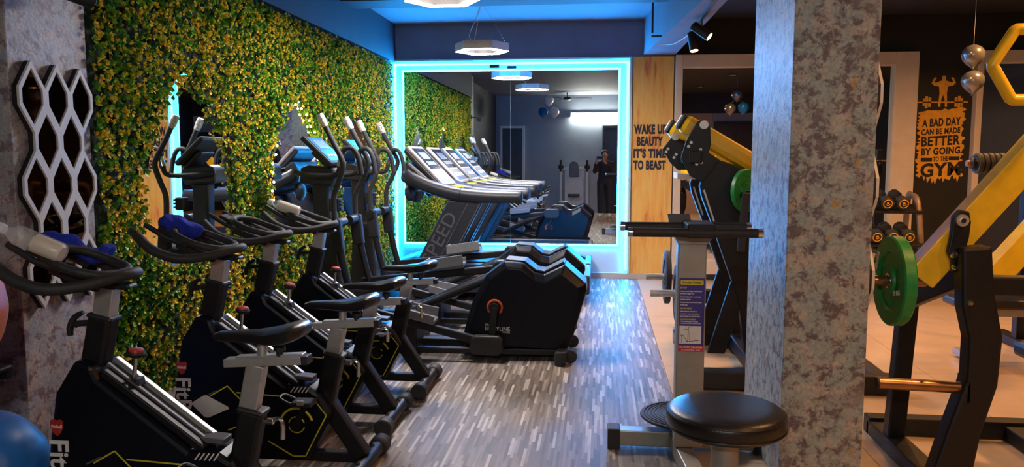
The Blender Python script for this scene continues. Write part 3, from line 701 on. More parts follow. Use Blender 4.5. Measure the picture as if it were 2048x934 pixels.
    fs = [(i*14+k, i*14+(k+1)%14, (i+1)*14+(k+1)%14, (i+1)*14+k) for i in range(m-1) for k in range(14)]+[tuple(range(14)), tuple(range((m-1)*14, m*14))]
    s_ = mk('saddle', MB().add(vs, fs), 'black_vinyl', t, smooth=True)
    mk('saddle_rail', MB().tube([(-0.2, -0.022, 0.785), (-0.12, -0.025, 0.77), (-0.05, -0.03, 0.775), (0.01, -0.04, 0.795)], 0.005, 6).tube([(-0.2, 0.022, 0.785), (-0.12, 0.025, 0.77), (-0.05, 0.03, 0.775), (0.01, 0.04, 0.795)], 0.005, 6), 'black_paint', s_)
    # crank, pedals
    cr = mk('crank_hub', MB().cyl((-0.31, -0.115, 0.25), (-0.31, 0.115, 0.25), 0.022, 14), 'black_paint', t, smooth=True)
    for s, dx, dz in ((-1, 0.07, 0.135), (1, -0.07, -0.135)):
        mk('crank_arm', MB().bar((-0.31, s*0.105, 0.25), (-0.31+dx, s*0.115, 0.25+dz), 0.014, 0.028, (1, 0, 0)), 'black_paint', cr, bevel=0.004)
        pd = mk('pedal', MB().box((-0.31+dx, s*0.165, 0.25+dz), (0.095, 0.085, 0.022)), 'black_plastic', t, bevel=0.004)
        mk('toe_cage', MB().tube([(-0.31+dx-0.045, s*0.13, 0.25+dz), (-0.31+dx-0.10, s*0.135, 0.25+dz+0.025), (-0.31+dx-0.10, s*0.195, 0.25+dz+0.025), (-0.31+dx-0.045, s*0.20, 0.25+dz)], 0.006, 6, smooth=3), 'black_plastic', pd, smooth=True)
        mk('strap_buckle', MB().box((-0.31+dx, s*0.21, 0.25+dz+0.012), (0.03, 0.008, 0.02)), 'silver', pd)
    # decals on both faces
    for s in (-1,):
        y = s*0.0865
        pl = lambda pts, w_=0.0055: [mk('stripe', MB().bar((a[0], y, a[1]), (b[0], y, b[1]), 0.0012, w_, (0, 1, 0) if False else ((0, 0, 1) if abs(b[0]-a[0]) > abs(b[1]-a[1]) else (1, 0, 0))), 'yellow_line', t) for a, b in zip(pts[:-1], pts[1:])]
        pl([(-0.215, 0.365), (-0.165, 0.30), (-0.27, 0.10), (-0.33, 0.098), (-0.45, 0.165)])
        pl([(-0.73, 0.375), (-0.645, 0.425), (-0.565, 0.345)])
        pl([(-0.60, 0.395), (-0.375, 0.385)])
        pl([(-0.65, 0.21), (-0.50, 0.275)])
        mk('hub_badge', MB().ring((-0.31, y, 0.25), 0.038, 0.003, (0, 1, 0), 24, 6, arc=(0.3, 2.9)).ring((-0.31, y, 0.25), 0.038, 0.003, (0, 1, 0), 24, 6, arc=(3.4, 6.0)).box((-0.306, y, 0.248), (0.012, 0.002, 0.022)).bar((-0.325, y, 0.262), (-0.305, y, 0.256), 0.002, 0.005), 'yellow_line', t)
        mk('hub_arc', MB().ring((-0.31, y, 0.25), 0.079, 0.006, (0, 1, 0), 24, 6, arc=(PI*0.08, PI*0.92) if False else (-PI*0.95, -PI*0.1)), 'yellow_line', t)
        text('lettering', 'FitBull', 0.105, DOWN, (-0.868, y, 0.462), 'white_print', t, bold=0.0022, align='LEFT', sx=1.0)
        mk('shield_badge', MB().prism([(-0.868+a*0.026, 0.505+b*0.032) for a, b in ((-1, .8), (-.5, 1), (0, .85), (.5, 1), (1, .8), (.95, 0), (.5, -.7), (0, -1), (-.5, -.7), (-.95, 0))], y, y-0.0015), 'red_plastic', t, 'red shield badge')
        text('badge_lettering', 'FitBull', 0.017, FRONT, (-0.868, y-0.0018, 0.508), 'white_print', t, bold=0.0004)
        mk('hatch_mark', MB().bar((-0.70, y, 0.40), (-0.76, y, 0.37), 0.001, 0.006), 'grey_plastic', t)
        for k in range(5): mk('hatch_mark', MB().bar((-0.335+k*0.018, y, 0.405), (-0.315+k*0.018, y, 0.432), 0.0012, 0.005, (1, 0, 0)), 'white_print', t)
    return t
B1 = make_bike('spin bike nearest the camera, holding a milky bottle on its handlebar')
BL = {2: ('spin bike second from the camera with a white diamond sticker and a blue towel', (-1.09, 3.48)), 3: ('spin bike third from the camera with an empty handlebar', (-1.14, 4.17)), 4: ('spin bike farthest from the camera with a pale bottle on its handlebar', (-1.10, 4.83))}
BK = {1: B1}
for k in (2, 3, 4):
    c_ = copy_tree(B1); c_['label'] = BL[k][0]; c_.location = (*BL[k][1], 0); BK[k] = c_
B1.location = (-1.115, 2.66, 0)
for k, dz in ((1, 0.055), (2, 0.014), (3, -0.014), (4, -0.006)):          # seats set at their own heights
    for ch in BK[k].children:
        if ch.name.split('.')[0] in ('seat_post', 'seat_slider', 'saddle'): ch.location.z += dz
# the sticker is only on the second bike
ORG[BK[2].name] = Vector((0, 0, 0))
mk('sticker', MB().prism([(-0.83, 0.335), (-0.765, 0.375), (-0.75, 0.377), (-0.645, 0.325), (-0.64, 0.315), (-0.745, 0.268), (-0.765, 0.272)], -0.0865, -0.088), 'sticker_white', BK[2], 'white diamond sticker', bevel=0.0)
def towel(label, pts, r, seed):
    rs = np.random.default_rng(seed)
    t = MB(); n = 18; P = [Vector(p) for p in pts]
    t.tube(P, r, n, smooth=7)
    vs = []
    for i, p in enumerate(t.v):
        a = np.array(p); q = math.sin(a[0]*63+seed)*math.cos(a[1]*57+1.7*seed)+0.6*math.sin(a[2]*95+a[0]*40)
        vs.append((a[0]+0.007*q, a[1]+0.007*math.sin(a[0]*70+a[2]*50), a[2]+0.008*q))
    t.v = vs
    o = mk('towel', t, 'blue_towel', smooth=True)
    s = o.modifiers.new('sub', 'SUBSURF'); s.levels = 1; s.render_levels = 1
    tag(o, label, 'towel', 'blue towels'); return o
towel('crumpled blue towel on the handlebar of the nearest spin bike', [(-2.17, 2.74, 1.165), (-2.12, 2.75, 1.185), (-2.05, 2.77, 1.165), (-1.99, 2.79, 1.125), (-1.94, 2.82, 1.115), (-1.92, 2.84, 1.13), (-1.90, 2.85, 1.125)], [0.012, 0.032, 0.038, 0.034, 0.03, 0.034, 0.012], 3)
towel('blue towel folded over the second spin bike handlebar', [(-2.075, 3.46, 1.17), (-2.03, 3.47, 1.19), (-1.98, 3.50, 1.165), (-1.93, 3.52, 1.145), (-1.905, 3.53, 1.13)], [0.015, 0.045, 0.048, 0.04, 0.012], 8)
def bottle(name, label, a, b, r, full, group='bottles on the bikes'):
    a, b = Vector(a), Vector(b); ax = (b-a).normalized(); L = (b-a).length
    t = thing(name, label, 'bottle', a, group)
    mk('body', MB().lathe([(r*0.8, 0), (r, L*0.05), (r, L*0.68), (r*0.55, L*0.80), (r*0.40, L*0.84), (r*0.40, L*0.88)], a, ax, 20), 'clear_plastic', t, smooth=True)
    mk('drink', MB().lathe([(r*0.72, L*0.02), (r*0.92, L*0.06), (r*0.92, L*0.68*full), (r*0.6, L*0.68*full+0.01)], a-Vector((0, 0, r*0.05)), ax, 20), 'milk', t, 'pale milky drink', smooth=True)
    mk('cap', MB().lathe([(r*0.5, L*0.87), (r*0.52, L*0.88), (r*0.52, L*0.98), (r*0.46, L)], a, ax, 18), 'white_print', t, smooth=True)
bottle('drink_bottle', 'clear bottle with milky drink lying on the nearest spin bike', (-1.90, 2.55, 1.155), (-2.13, 2.52, 1.255), 0.037, 0.62)
bottle('drink_bottle', 'pale drink bottle lying on the farthest spin bike', (-1.90, 4.75, 1.15), (-2.09, 4.72, 1.22), 0.036, 1.0)

# ------------------------------------------------------------------ elliptical trainers (x as in the room, y from the centre line)
def make_elliptical(label):
    t = thing('elliptical_trainer', label, 'elliptical', (0,0,0), 'elliptical trainers facing the hedge', traced=False)
    # rear housing: faceted shell lofted over five slices
    prof = [(-1.03, 0.09), (-0.93, 0.44), (-0.83, 0.63), (-0.69, 0.735), (-0.55, 0.725), (-0.47, 0.655), (-0.40, 0.64), (-0.25, 0.715), (-0.09, 0.575), (-0.085, 0.53), (-0.185, 0.17), (-0.23, 0.07)]
    inn = [(-0.98, 0.11), (-0.88, 0.44), (-0.79, 0.60), (-0.67, 0.69), (-0.56, 0.68), (-0.47, 0.60), (-0.39, 0.585), (-0.27, 0.65), (-0.15, 0.55), (-0.145, 0.51), (-0.24, 0.19), (-0.28, 0.09)]
    n = len(prof); sl = [(-0.185, inn), (-0.15, prof), (0.15, prof), (0.185, inn)]
    vs = [(x, y, z) for y, pr in sl for x, z in pr]
    fs = [tuple(range(n)), tuple(range(3*n, 4*n))[::-1]]+[(i*n+k, i*n+(k+1)%n, (i+1)*n+(k+1)%n, (i+1)*n+k) for i in range(3) for k in range(n)]
    hs = mk('housing', MB().add(vs, fs), 'black_gloss', t, bevel=0.010)
    mk('top_trim', MB().prism([(-0.69, 0.738), (-0.55, 0.728), (-0.47, 0.66), (-0.40, 0.645), (-0.25, 0.72), (-0.26, 0.735), (-0.40, 0.66), (-0.46, 0.67), (-0.545, 0.735), (-0.69, 0.745)], -0.11, 0.11), 'treadmill_shell', hs, bevel=0.004)
    mk('seam', MB().bar((-0.90, -0.172, 0.42), (-0.70, -0.165, 0.72), 0.004, 0.006, (1, 0, 0)), 'grey_plastic', hs)
    for s in (-1, 1):
        mk('crank_ring', MB().ring((-0.76, s*0.190, 0.395), 0.052, 0.010, (0, 1, 0), 28, 8, arc=(-PI*0.5-2.35, -PI*0.5+2.35) if False else (PI*0.5-2.35-PI, PI*0.5+2.35-PI)), 'orange_plastic', t, 'orange ring round the crank', smooth=True)
        mk('hub', MB().cyl((-0.76, s*0.17, 0.395), (-0.76, s*0.235, 0.395), 0.035, 18), 'black_paint', t, smooth=True)
    text('lettering', 'PRO', 0.034, FRONT, (-0.81, -0.1865, 0.262), 'white_print', hs, bold=0.0008, fit=(0.045, 0.017))
    text('lettering', 'BODYLINE', 0.062, FRONT, (-0.74, -0.1865, 0.234), 'white_print', hs, bold=0.0010, fit=(0.185, 0.032))
    text('lettering', 'FITNESS', 0.028, FRONT, (-0.675, -0.1865, 0.209), 'white_print', hs, bold=0.0006, fit=(0.055, 0.013))
    text('logo_mark', 'F', 0.06, FRONT, (-0.985, -0.150, 0.545), 'white_print', hs, bold=0.0015) if False else None
    # cranks and pedal arms: near side down, far side up
    for s, ce, ft, pd in ((-1, (-0.80, 0.138), (-1.86, 0.40), (-1.42, -1.19)), (1, (-0.70, 0.63), (-1.90, 0.50), (-1.36, -1.06))):
        y0 = s*0.245
        ck = mk('crank_arm', MB().bar((-0.76, s*0.225, 0.405), (ce[0]+0.04*(-s if False else 1)*0.5, s*0.225, ce[1]), 0.03, 0.055, (1, 0, 0)), 'black_paint', t, bevel=0.01)
        mk('roller_cover', MB().prism([(ce[0]+a, ce[1]+b) for a, b in ((-0.12, -0.085), (-0.14, -0.03), (-0.13, 0.035), (-0.10, 0.060), (0.085, 0.060), (0.11, 0.03), (0.11, -0.05), (0.08, -0.09))], y0-0.04, y0+0.04), 'black_plastic', ck, bevel=0.014)
        a = Vector((ft[0], y0, ft[1])); b = Vector((ce[0], y0, ce[1]))
        arm = mk('pedal_arm', MB().bar(a, b, 0.045, 0.06), 'black_paint', t, bevel=0.010)
        d = (b-a).normalized()
        f = lambda x, dz: (x, y0, a.z+(b.z-a.z)*(x-a.x)/(b.x-a.x)+dz)
        c0, c1 = Vector(f(pd[0], 0.06)), Vector(f(pd[1], 0.06))
        pp = mk('pedal', MB().bar(c0, c1, 0.16, 0.035), 'pedal_grey', t, 'grey foot pedal', bevel=0.010)
        mk('pedal_wall', MB().bar(c0+Vector((0, -s*0.08, 0.03)), c1+Vector((0, -s*0.08, 0.045)), 0.012, 0.085).bar(c0+Vector((0, s*0.08, 0.02)), c1+Vector((0, s*0.08, 0.02)), 0.012, 0.06).bar(c0+Vector((-0.0, -0.08, 0.03)), c0+Vector((0, 0.08, 0.03)), 0.012, 0.08), 'pedal_grey', pp, bevel=0.004)
    # inclined rails from the base to the housing
    for s in (-1, 1):
        mk('guide_tube', MB().cyl((-1.50, s*0.09, 0.30), (-0.80, s*0.10, 0.60), 0.030, 14), 'black_paint', t, smooth=True)
    # base
    mk('base_beam', MB().bar((-2.20, 0, 0.085), (-0.30, 0, 0.085), 0.09, 0.06), 'black_paint', t, bevel=0.008)
    for s in (-1, 1):
        mk('side_rail', MB().bar((-1.42, s*0.20, 0.065), (-0.30, s*0.16, 0.065), 0.05, 0.045), 'black_paint', t, bevel=0.008)
    mk('cross_member', MB().bar((-1.40, -0.24, 0.15), (-1.40, 0.24, 0.15), 0.12, 0.22), 'black_paint', t, bevel=0.010)
    for x, nm in ((-2.16, 'front_foot'), (-0.26, 'rear_foot')):
        f_ = mk(nm, MB().bar((x, -0.30, 0.075), (x, 0.30, 0.075), 0.08, 0.05), 'black_paint', t, bevel=0.010)
        for s in (-1, 1):
            mk('leveling_foot', MB().lathe([(0.038, 0.0), (0.040, 0.01), (0.040, 0.09), (0.036, 0.10)], (x-0.01, s*0.30, 0.0), (0, 0, 1), 18), 'black_rubber', f_, smooth=True)
    for s in (-1, 1): mk('transport_wheel', MB().lathe([(0.035, -0.015), (0.05, -0.012), (0.05, 0.012), (0.035, 0.015)], (-0.20, s*0.235, 0.055), (0, 1, 0), 20), 'black_rubber', t, smooth=True)
    # front mast with console
    ms = mk('mast', MB().prism([(-2.20, 0.08), (-1.98, 0.08), (-2.03, 0.70), (-2.06, 1.30), (-2.19, 1.30), (-2.17, 0.70)], -0.055, 0.055), 'black_plastic', t, bevel=0.016)
    mk('mast_shroud', MB().prism([(-2.23, 0.1), (-1.93, 0.1), (-1.99, 0.86), (-2.02, 0.92), (-2.16, 0.92)], -0.075, 0.075), 'black_plastic', ms, bevel=0.02)
    mk('console_base', MB().prism([(-2.27, 1.30), (-2.02, 1.28), (-1.98, 1.36), (-2.0, 1.42), (-2.2, 1.44), (-2.26, 1.42)], -0.10, 0.10), 'black_plastic', t, bevel=0.016)
    u = Vector((0.22, 0, -0.205)).normalized(); nv = Vector((0.205, 0, 0.22)).normalized()
    c = Vector((-2.105, 0, 1.545))
    R = Matrix((u, Vector((0, 1, 0)), nv)).transposed()
    cs = mk('console', MB().box(c, (0.30, 0.36, 0.04), R).box(c+u*0.05-nv*0.03, (0.18, 0.22, 0.06), R), 'black_plastic', t, bevel=0.012)
    mk('screen', MB().box(c+nv*0.021, (0.255, 0.31, 0.003), R), 'sticker_blue_glow', cs, 'blue console panel')  # printed console sticker, its glow added by the material
    mk('display', MB().box(c+nv*0.0235-u*0.05, (0.10, 0.22, 0.003), R), 'screen_panel', cs)
    for k in range(4): mk('button', MB().box(c+nv*0.024+u*0.07+Vector((0, -0.09+0.06*k, 0)), (0.02, 0.035, 0.004), R), 'white_print', cs)
    # fixed handles
    for s in (-1, 1):
        fh = mk('fixed_handle', MB().tube([(-2.29, s*0.13, 1.385), (-2.16, s*0.17, 1.365), (-1.99, s*0.20, 1.36), (-1.925, s*0.205, 1.385), (-1.905, s*0.205, 1.48), (-1.875, s*0.20, 1.555), (-1.815, s*0.19, 1.56), (-1.775, s*0.185, 1.49), (-1.755, s*0.18, 1.37)], 0.019, 12, smooth=5), 'black_rubber', t, smooth=True)
        mk('pulse_grip', MB().tube([(-1.918, s*0.206, 1.43), (-1.898, s*0.204, 1.50)], 0.021, 12), 'chrome', fh, smooth=True)
    # moving handles
    for s, sh in ((-1, 0.0), (1, 0.045)):
        y = s*0.245
        h = [(-2.045+sh, y*0.92, 1.80), (-1.955+sh, y*0.95, 1.62), (-1.885+sh, y, 1.49), (-1.875+sh*0.8, y, 1.42), (-1.915+sh*0.5, y, 1.30), (-1.95+sh*0.2, y, 1.20), (-1.945, y, 1.02)]
        mh = mk('moving_handle', MB().tube(h, 0.0205, 12, smooth=5), 'black_rubber', t, smooth=True)
        mk('handle_wrap', MB().tube([(-2.05+sh, y*0.915, 1.81), (-2.03+sh, y*0.925, 1.77), (-2.005+sh, y*0.935, 1.72)], [0.026, 0.029, 0.024], 12), 'plastic_wrap', mh, 'clear wrapping on the handle end', smooth=True)
        pv = mk('pivot', MB().cyl((-1.94, s*0.06, 1.01), (-1.94, s*0.29, 1.01), 0.036, 18), 'black_paint', t, smooth=True)
        mk('pivot_block', MB().bar((-1.945, y, 1.04), (-1.92, y, 0.80), 0.065, 0.09, (1, 0, 0)), 'black_plastic', pv, bevel=0.012)
        mk('lower_arm', MB().tube([(-1.92, y, 0.85), (-1.87, y, 0.62), (-1.84, y, 0.50), (-1.85, y, 0.42)], [0.030, 0.028, 0.028, 0.03], 12, smooth=4), 'black_paint', t, smooth=True)
    mk('cup_holder', MB().bb(-2.03, -1.95, -0.13, -0.06, 1.09, 1.19), 'black_plastic', t, bevel=0.008)
    for k in range(3): mk('cup_rib', MB().bb(-1.95, -1.935, -0.125, -0.065, 1.105+k*0.028, 1.12+k*0.028), 'black_plastic', t)
    return t
E1 = make_elliptical('elliptical trainer nearer to the camera with black faceted rear housing')
E2 = copy_tree(E1); E2['label'] = 'elliptical trainer behind the other one, nearer to the big mirror'; E2.location = (-0.03, 6.80, 0)
E1.location = (0, 5.78, 0)

# ------------------------------------------------------------------ treadmills
def make_treadmill(label):
    t = thing('treadmill', label, 'treadmill', (0,0,0), 'treadmills beside the big mirror', traced=False)
    mk('deck', MB().bb(-2.05, -0.16, -0.36, 0.36, 0.13, 0.24), 'treadmill_shell', t, bevel=0.008)
    mk('running_belt', MB().bb(-2.0, -0.13, -0.26, 0.26, 0.225, 0.262), 'belt', t, bevel=0.012)
    for s in (-1, 1):
        r = mk('side_rail', MB().prism([(-2.1, 0.10), (-2.1, 0.30), (-0.20, 0.30), (-0.12, 0.26), (-0.12, 0.10)], s*0.27, s*0.40), 'treadmill_shell', t, bevel=0.010)
        mk('rail_stripe', MB().bb(-2.0, -0.25, s*0.40-0.003 if s > 0 else -0.403, s*0.40+0.003 if s > 0 else -0.397, 0.272, 0.284), 'orange_trim', r, 'orange stripe')
        mk('foot', MB().lathe([(0.035, 0), (0.03, 0.02), (0.02, 0.11)], (-0.22, s*0.33, 0), (0, 0, 1), 14), 'black_rubber', t, smooth=True)
        mk('foot', MB().lathe([(0.035, 0), (0.03, 0.02), (0.02, 0.11)], (-1.95, s*0.33, 0), (0, 0, 1), 14), 'black_rubber', t, smooth=True)
    mk('rear_cap', MB().bb(-0.16, -0.09, -0.41, 0.41, 0.10, 0.30), 'treadmill_shell', t, bevel=0.02)
    hood = [(-2.42, 0.10), (-2.44, 0.20), (-2.36, 0.29), (-2.15, 0.345), (-1.93, 0.33), (-1.86, 0.26), (-1.86, 0.10)]
    mk('motor_hood', MB().prism(hood, -0.40, 0.40), 'treadmill_shell', t, bevel=0.035)
    for s in (-1, 1):
        ya, yb = (s*0.385, s*0.315)
        up = mk('upright', MB().prism([(-1.99, 0.22), (-1.62, 0.22), (-1.18, 1.06), (-1.55, 1.06)], ya, yb), 'treadmill_shell', t, bevel=0.02)
        mk('edge_line', MB().bar((-1.625, s*0.387, 0.25), (-1.205, s*0.387, 1.05), 0.004, 0.010, (1, 0, 0)).bar((-1.70, s*0.387, 0.35), (-1.34, s*0.387, 1.04), 0.004, 0.006, (1, 0, 0)), 'grey_plastic', up)
        rail = [(-1.98, s*0.30, 1.36), (-1.98, s*0.34, 1.31), (-1.90, s*0.36, 1.26), (-1.70, s*0.37, 1.18), (-1.45, s*0.37, 1.12), (-1.15, s*0.37, 1.095), (-0.80, s*0.37, 1.09)]
        hr = mk('handrail', MB().tube(rail, [0.055, 0.065, 0.07, 0.073, 0.073, 0.068, 0.06], 14, smooth=5), 'treadmill_shell', t, smooth=True)
        mk('rail_end', MB().lathe([(0.066, 0), (0.066, 0.02), (0.05, 0.035)], (-0.815, s*0.37, 1.09), (1, 0, 0), 18), 'black_rubber', hr, smooth=True)
        mk('grip_seam', MB().ring((-1.42, s*0.37, 1.117), 0.0735, 0.003, (1, 0, -0.1), 20, 6), 'black_paint', hr)
    a = math.atan2(0.59, 0.27); M3 = Matrix(((math.cos(a), -math.sin(a), 0), (0, 0, -1), (math.sin(a), math.cos(a), 0)))
    a = math.atan2(0.84, 0.44); M3 = Matrix(((math.cos(a), -math.sin(a), 0), (0, 0, -1), (math.sin(a), math.cos(a), 0)))
    text('lettering', 'SPEED', 0.20, M3, (-1.64, -0.387, 0.66), 'grey_plastic', t, bold=-0.0, sx=1.1)
    # console bridge and console
    mk('console_bridge', MB().prism([(-2.06, 1.26), (-1.98, 1.20), (-1.62, 1.12), (-1.56, 1.17), (-1.70, 1.22), (-1.98, 1.46), (-2.04, 1.40)], -0.36, 0.36), 'treadmill_shell', t, bevel=0.025)
    u = Vector((0.375, 0, -0.39)).normalized(); nv = Vector((0.39, 0, 0.375)).normalized(); c = Vector((-1.805, 0, 1.405))
    R = Matrix((u, Vector((0, 1, 0)), nv)).transposed()
    cs = mk('console', MB().box(c, (0.56, 0.62, 0.035), R), 'console_trim', t, bevel=0.012)
    mk('console_shell', MB().box(c-nv*0.042, (0.55, 0.61, 0.05), R), 'treadmill_shell', cs, bevel=0.015)
    mk('screen', MB().box(c+nv*0.018-u*0.09, (0.30, 0.54, 0.004), R), 'screen_dark', cs, 'dark display')
    mk('display_window', MB().box(c+nv*0.0205-u*0.13, (0.10, 0.34, 0.004), R).box(c+nv*0.0205-u*0.02, (0.05, 0.40, 0.004), R), 'screen_panel', cs)
    mk('key_panel', MB().box(c+nv*0.018+u*0.165, (0.17, 0.54, 0.004), R), 'screen_panel', cs)
    for k in range(5): mk('button', MB().box(c+nv*0.022+u*0.17+Vector((0, -0.20+0.10*k, 0)), (0.05, 0.05, 0.005), R), 'white_print', cs)
    for s in (-1, 1): mk('bottle_tray', MB().box((-1.56, s*0.20, 1.17), (0.14, 0.16, 0.04)), 'decal_yellow', t, 'yellow tray liner', bevel=0.015)
    mk('fan_pod', MB().ball((-2.0, -0.18, 1.13), (0.06, 0.10, 0.10), 10, 7), 'treadmill_shell', t, smooth=True)
    return t
T1 = make_treadmill('dark treadmill nearer to the ellipticals, with speed lettering on its upright')
T2 = copy_tree(T1); T2['label'] = 'dark treadmill standing directly against the big mirror'; T2.location = (0.0, 9.16, 0)
T1.location = (0, 8.24, 0)

# ------------------------------------------------------------------ twister machine with round stool
tw = thing('twister_machine', 'silver twister machine with round black stool, handlebar and instruction decal', 'gym machine', (0.44, 3.6, 0))
mk('column', MB().bb(0.372, 0.505, 3.70, 3.80, 0.10, 1.10), 'silver_paint', tw, bevel=0.006)
mk('column_head', MB().prism([(0.372, 1.09), (0.505, 1.09), (0.545, 1.145), (0.345, 1.145)], 3.69, 3.81), 'silver_paint', tw, bevel=0.004)
mk('head_block', MB().bb(0.40, 0.525, 3.58, 3.83, 1.13, 1.195), 'black_paint', tw, bevel=0.006)
mk('back_plate', MB().prism([(0.345, 1.14), (0.455, 1.14), (0.435, 1.225), (0.33, 1.225)], 3.82, 3.84), 'grey_plastic', tw, bevel=0.004)
for y, x0, x1, z in ((3.60, 0.155, 0.715, 1.155), (3.80, 0.125, 0.70, 1.165)):
    hb = mk('handlebar', MB().cyl((x0, y, z), (x1, y, z), 0.0215, 16), 'black_rubber', tw, smooth=True)
    mk('end_cap', MB().cyl((x0-0.022, y, z), (x0, y, z), 0.0225, 16), 'chrome', hb, smooth=True)
    mk('end_cap', MB().cyl((x1, y, z), (x1+0.022, y, z), 0.0225, 16), 'chrome', hb, smooth=True)
# instruction decal
yf = 3.6995
dcl = mk('instruction_decal', MB().bb(0.381, 0.499, yf-0.0012, yf, 0.575, 0.930), 'decal_blue', tw, 'blue and red instruction decal')
mk('decal_strip', MB().bb(0.381, 0.499, yf-0.0016, yf-0.0012, 0.575, 0.606), 'decal_red', dcl)
mk('decal_title_bar', MB().bb(0.387, 0.493, yf-0.0018, yf-0.0012, 0.898, 0.920), 'decal_yellow', dcl, bevel=0.0002)
text('decal_title', 'Double Twister', 0.014, FRONT, (0.44, yf-0.0022, 0.909), 'text_navy', dcl, bold=0.0004, ext=0.0002, fit=(0.088, 0.012))
mk('decal_picture', MB().bb(0.385, 0.487, yf-0.0018, yf-0.0012, 0.614, 0.700), 'white_print', dcl)
pic = MB()
for a, b_ in (((0.425, 0.624), (0.428, 0.695)), ((0.434, 0.624), (0.434, 0.672)), ((0.428, 0.695), (0.445, 0.697)), ((0.405, 0.682), (0.427, 0.682)), ((0.388, 0.655), (0.408, 0.655)), ((0.397, 0.655), (0.397, 0.622)), ((0.405, 0.650), (0.424, 0.624)), ((0.389, 0.622), (0.400, 0.620)), ((0.452, 0.634), (0.480, 0.630)), ((0.410, 0.622), (0.470, 0.630))):
    pic.bar((a[0], yf-0.0021, a[1]), (b_[0], yf-0.0021, b_[1]), 0.0004, 0.0022, (0, 0, 1) if abs(a[0]-b_[0]) > abs(a[1]-b_[1]) else (1, 0, 0))
o = mk('decal_drawing', pic, 'text_navy', dcl); o['kind'] = 'stuff'
ln = [(0.884, 'SET UP', 1, .03), (0.866, 'Adjust seat to align machine with', 0, .1), (0.855, 'shoulder height line.', 0, .065), (0.840, 'Adjust body pad for comfortable', 0, .095), (0.827, 'twisting exercise.', 0, .05), (0.813, 'Grasp handles and sit with triceps', 0, .1), (0.802, 'on the seat.', 0, .035), (0.785, 'BASIC MOVEMENT', 1, .055), (0.770, 'Pull hands back with elbows,', 0, .08), (0.758, 'turn by your waist and hands are', 0, .09), (0.746, 'approximately even with shoulders.', 0, .095), (0.732, 'ADVANCED MOVEMENT', 1, .075), (0.721, 'While twisting, flex handles', 0, .085), (0.712, 'out with elbows until your hands meet.', 0, .098)]
for z, s_, y_, w_ in ln:
    text('decal_text', s_, 0.009, FRONT, (0.386+w_/2, yf-0.0017, z), 'decal_yellow' if y_ else 'white_print', dcl, bold=0.0003, ext=0.0002, fit=(w_, 0.008))
text('decal_text', 'D.S. SPORTS INDUSTRIES', 0.009, FRONT, (0.44, yf-0.0021, 0.597), 'white_print', dcl, bold=0.0003, ext=0.0002, fit=(0.105, 0.009))
text('decal_text', 'A1 INDUSTRIAL AREA', 0.009, FRONT, (0.44, yf-0.0021, 0.583), 'white_print', dcl, bold=0.0002, ext=0.0002, fit=(0.09, 0.006))
# base
mk('cross_foot', MB().bb(0.11, 0.80, 3.905, 3.985, 0.02, 0.10), 'silver_paint', tw, bevel=0.005)
for x0, x1 in ((0.055, 0.118), (0.79, 0.81)): mk('foot_cap', MB().bb(x0, x1, 3.895, 3.995, 0.0, 0.110), 'black_rubber', tw, bevel=0.006)
mk('spine', MB().bar((0.40, 3.95, 0.06), (0.50, 2.80, 0.06), 0.08, 0.075), 'silver_paint', tw, bevel=0.005)
mk('front_foot', MB().bb(0.22, 0.80, 2.76, 2.84, 0.02, 0.09), 'silver_paint', tw, bevel=0.005)
mk('disc_mount', MB().lathe([(0.06, 0.09), (0.075, 0.10), (0.075, 0.135), (0.05, 0.14)], (0.45, 4.03, 0), (0, 0, 1), 20), 'black_plastic', tw, smooth=True)
dk = mk('standing_disc', MB().lathe([(0.19, 0.140), (0.222, 0.144), (0.225, 0.150), (0.222, 0.157), (0.10, 0.160)], (0.45, 4.03, 0), (0, 0, 1), 48), 'black_rubber', tw, 'ribbed black standing disc', smooth=True)
for k in range(6): mk('disc_rib', MB().ring((0.45, 4.03, 0.159), 0.205-k*0.018, 0.0025, n=40, m=6), 'black_rubber', dk, smooth=True)
st = mk('stool_seat', MB().lathe([(0.19, 0.415), (0.222, 0.418), (0.233, 0.432), (0.235, 0.470), (0.230, 0.489), (0.214, 0.502), (0.16, 0.510), (0.08, 0.513), (0.02, 0.514)], (0.512, 3.10, 0), (0, 0, 1), 64), 'black_vinyl', tw, smooth=True)
mk('seat_piping', MB().ring((0.512, 3.10, 0.486), 0.2315, 0.004, n=64, m=6).ring((0.512, 3.10, 0.432), 0.2335, 0.004, n=64, m=6), 'black_vinyl', st, smooth=True)
mk('seat_plate', MB().lathe([(0.12, 0.385), (0.13, 0.39), (0.13, 0.415), (0.10, 0.42)], (0.512, 3.10, 0), (0, 0, 1), 28), 'black_paint', tw, smooth=True)
mk('stool_post', MB().lathe([(0.055, 0.09), (0.055, 0.36), (0.062, 0.365), (0.062, 0.386)], (0.512, 3.10, 0), (0, 0, 1), 24), 'silver_paint', tw, smooth=True)
mk('seat_bracket', MB().bar((0.42, 3.72, 0.33), (0.50, 3.16, 0.37), 0.05, 0.05), 'silver_paint', tw, bevel=0.004)

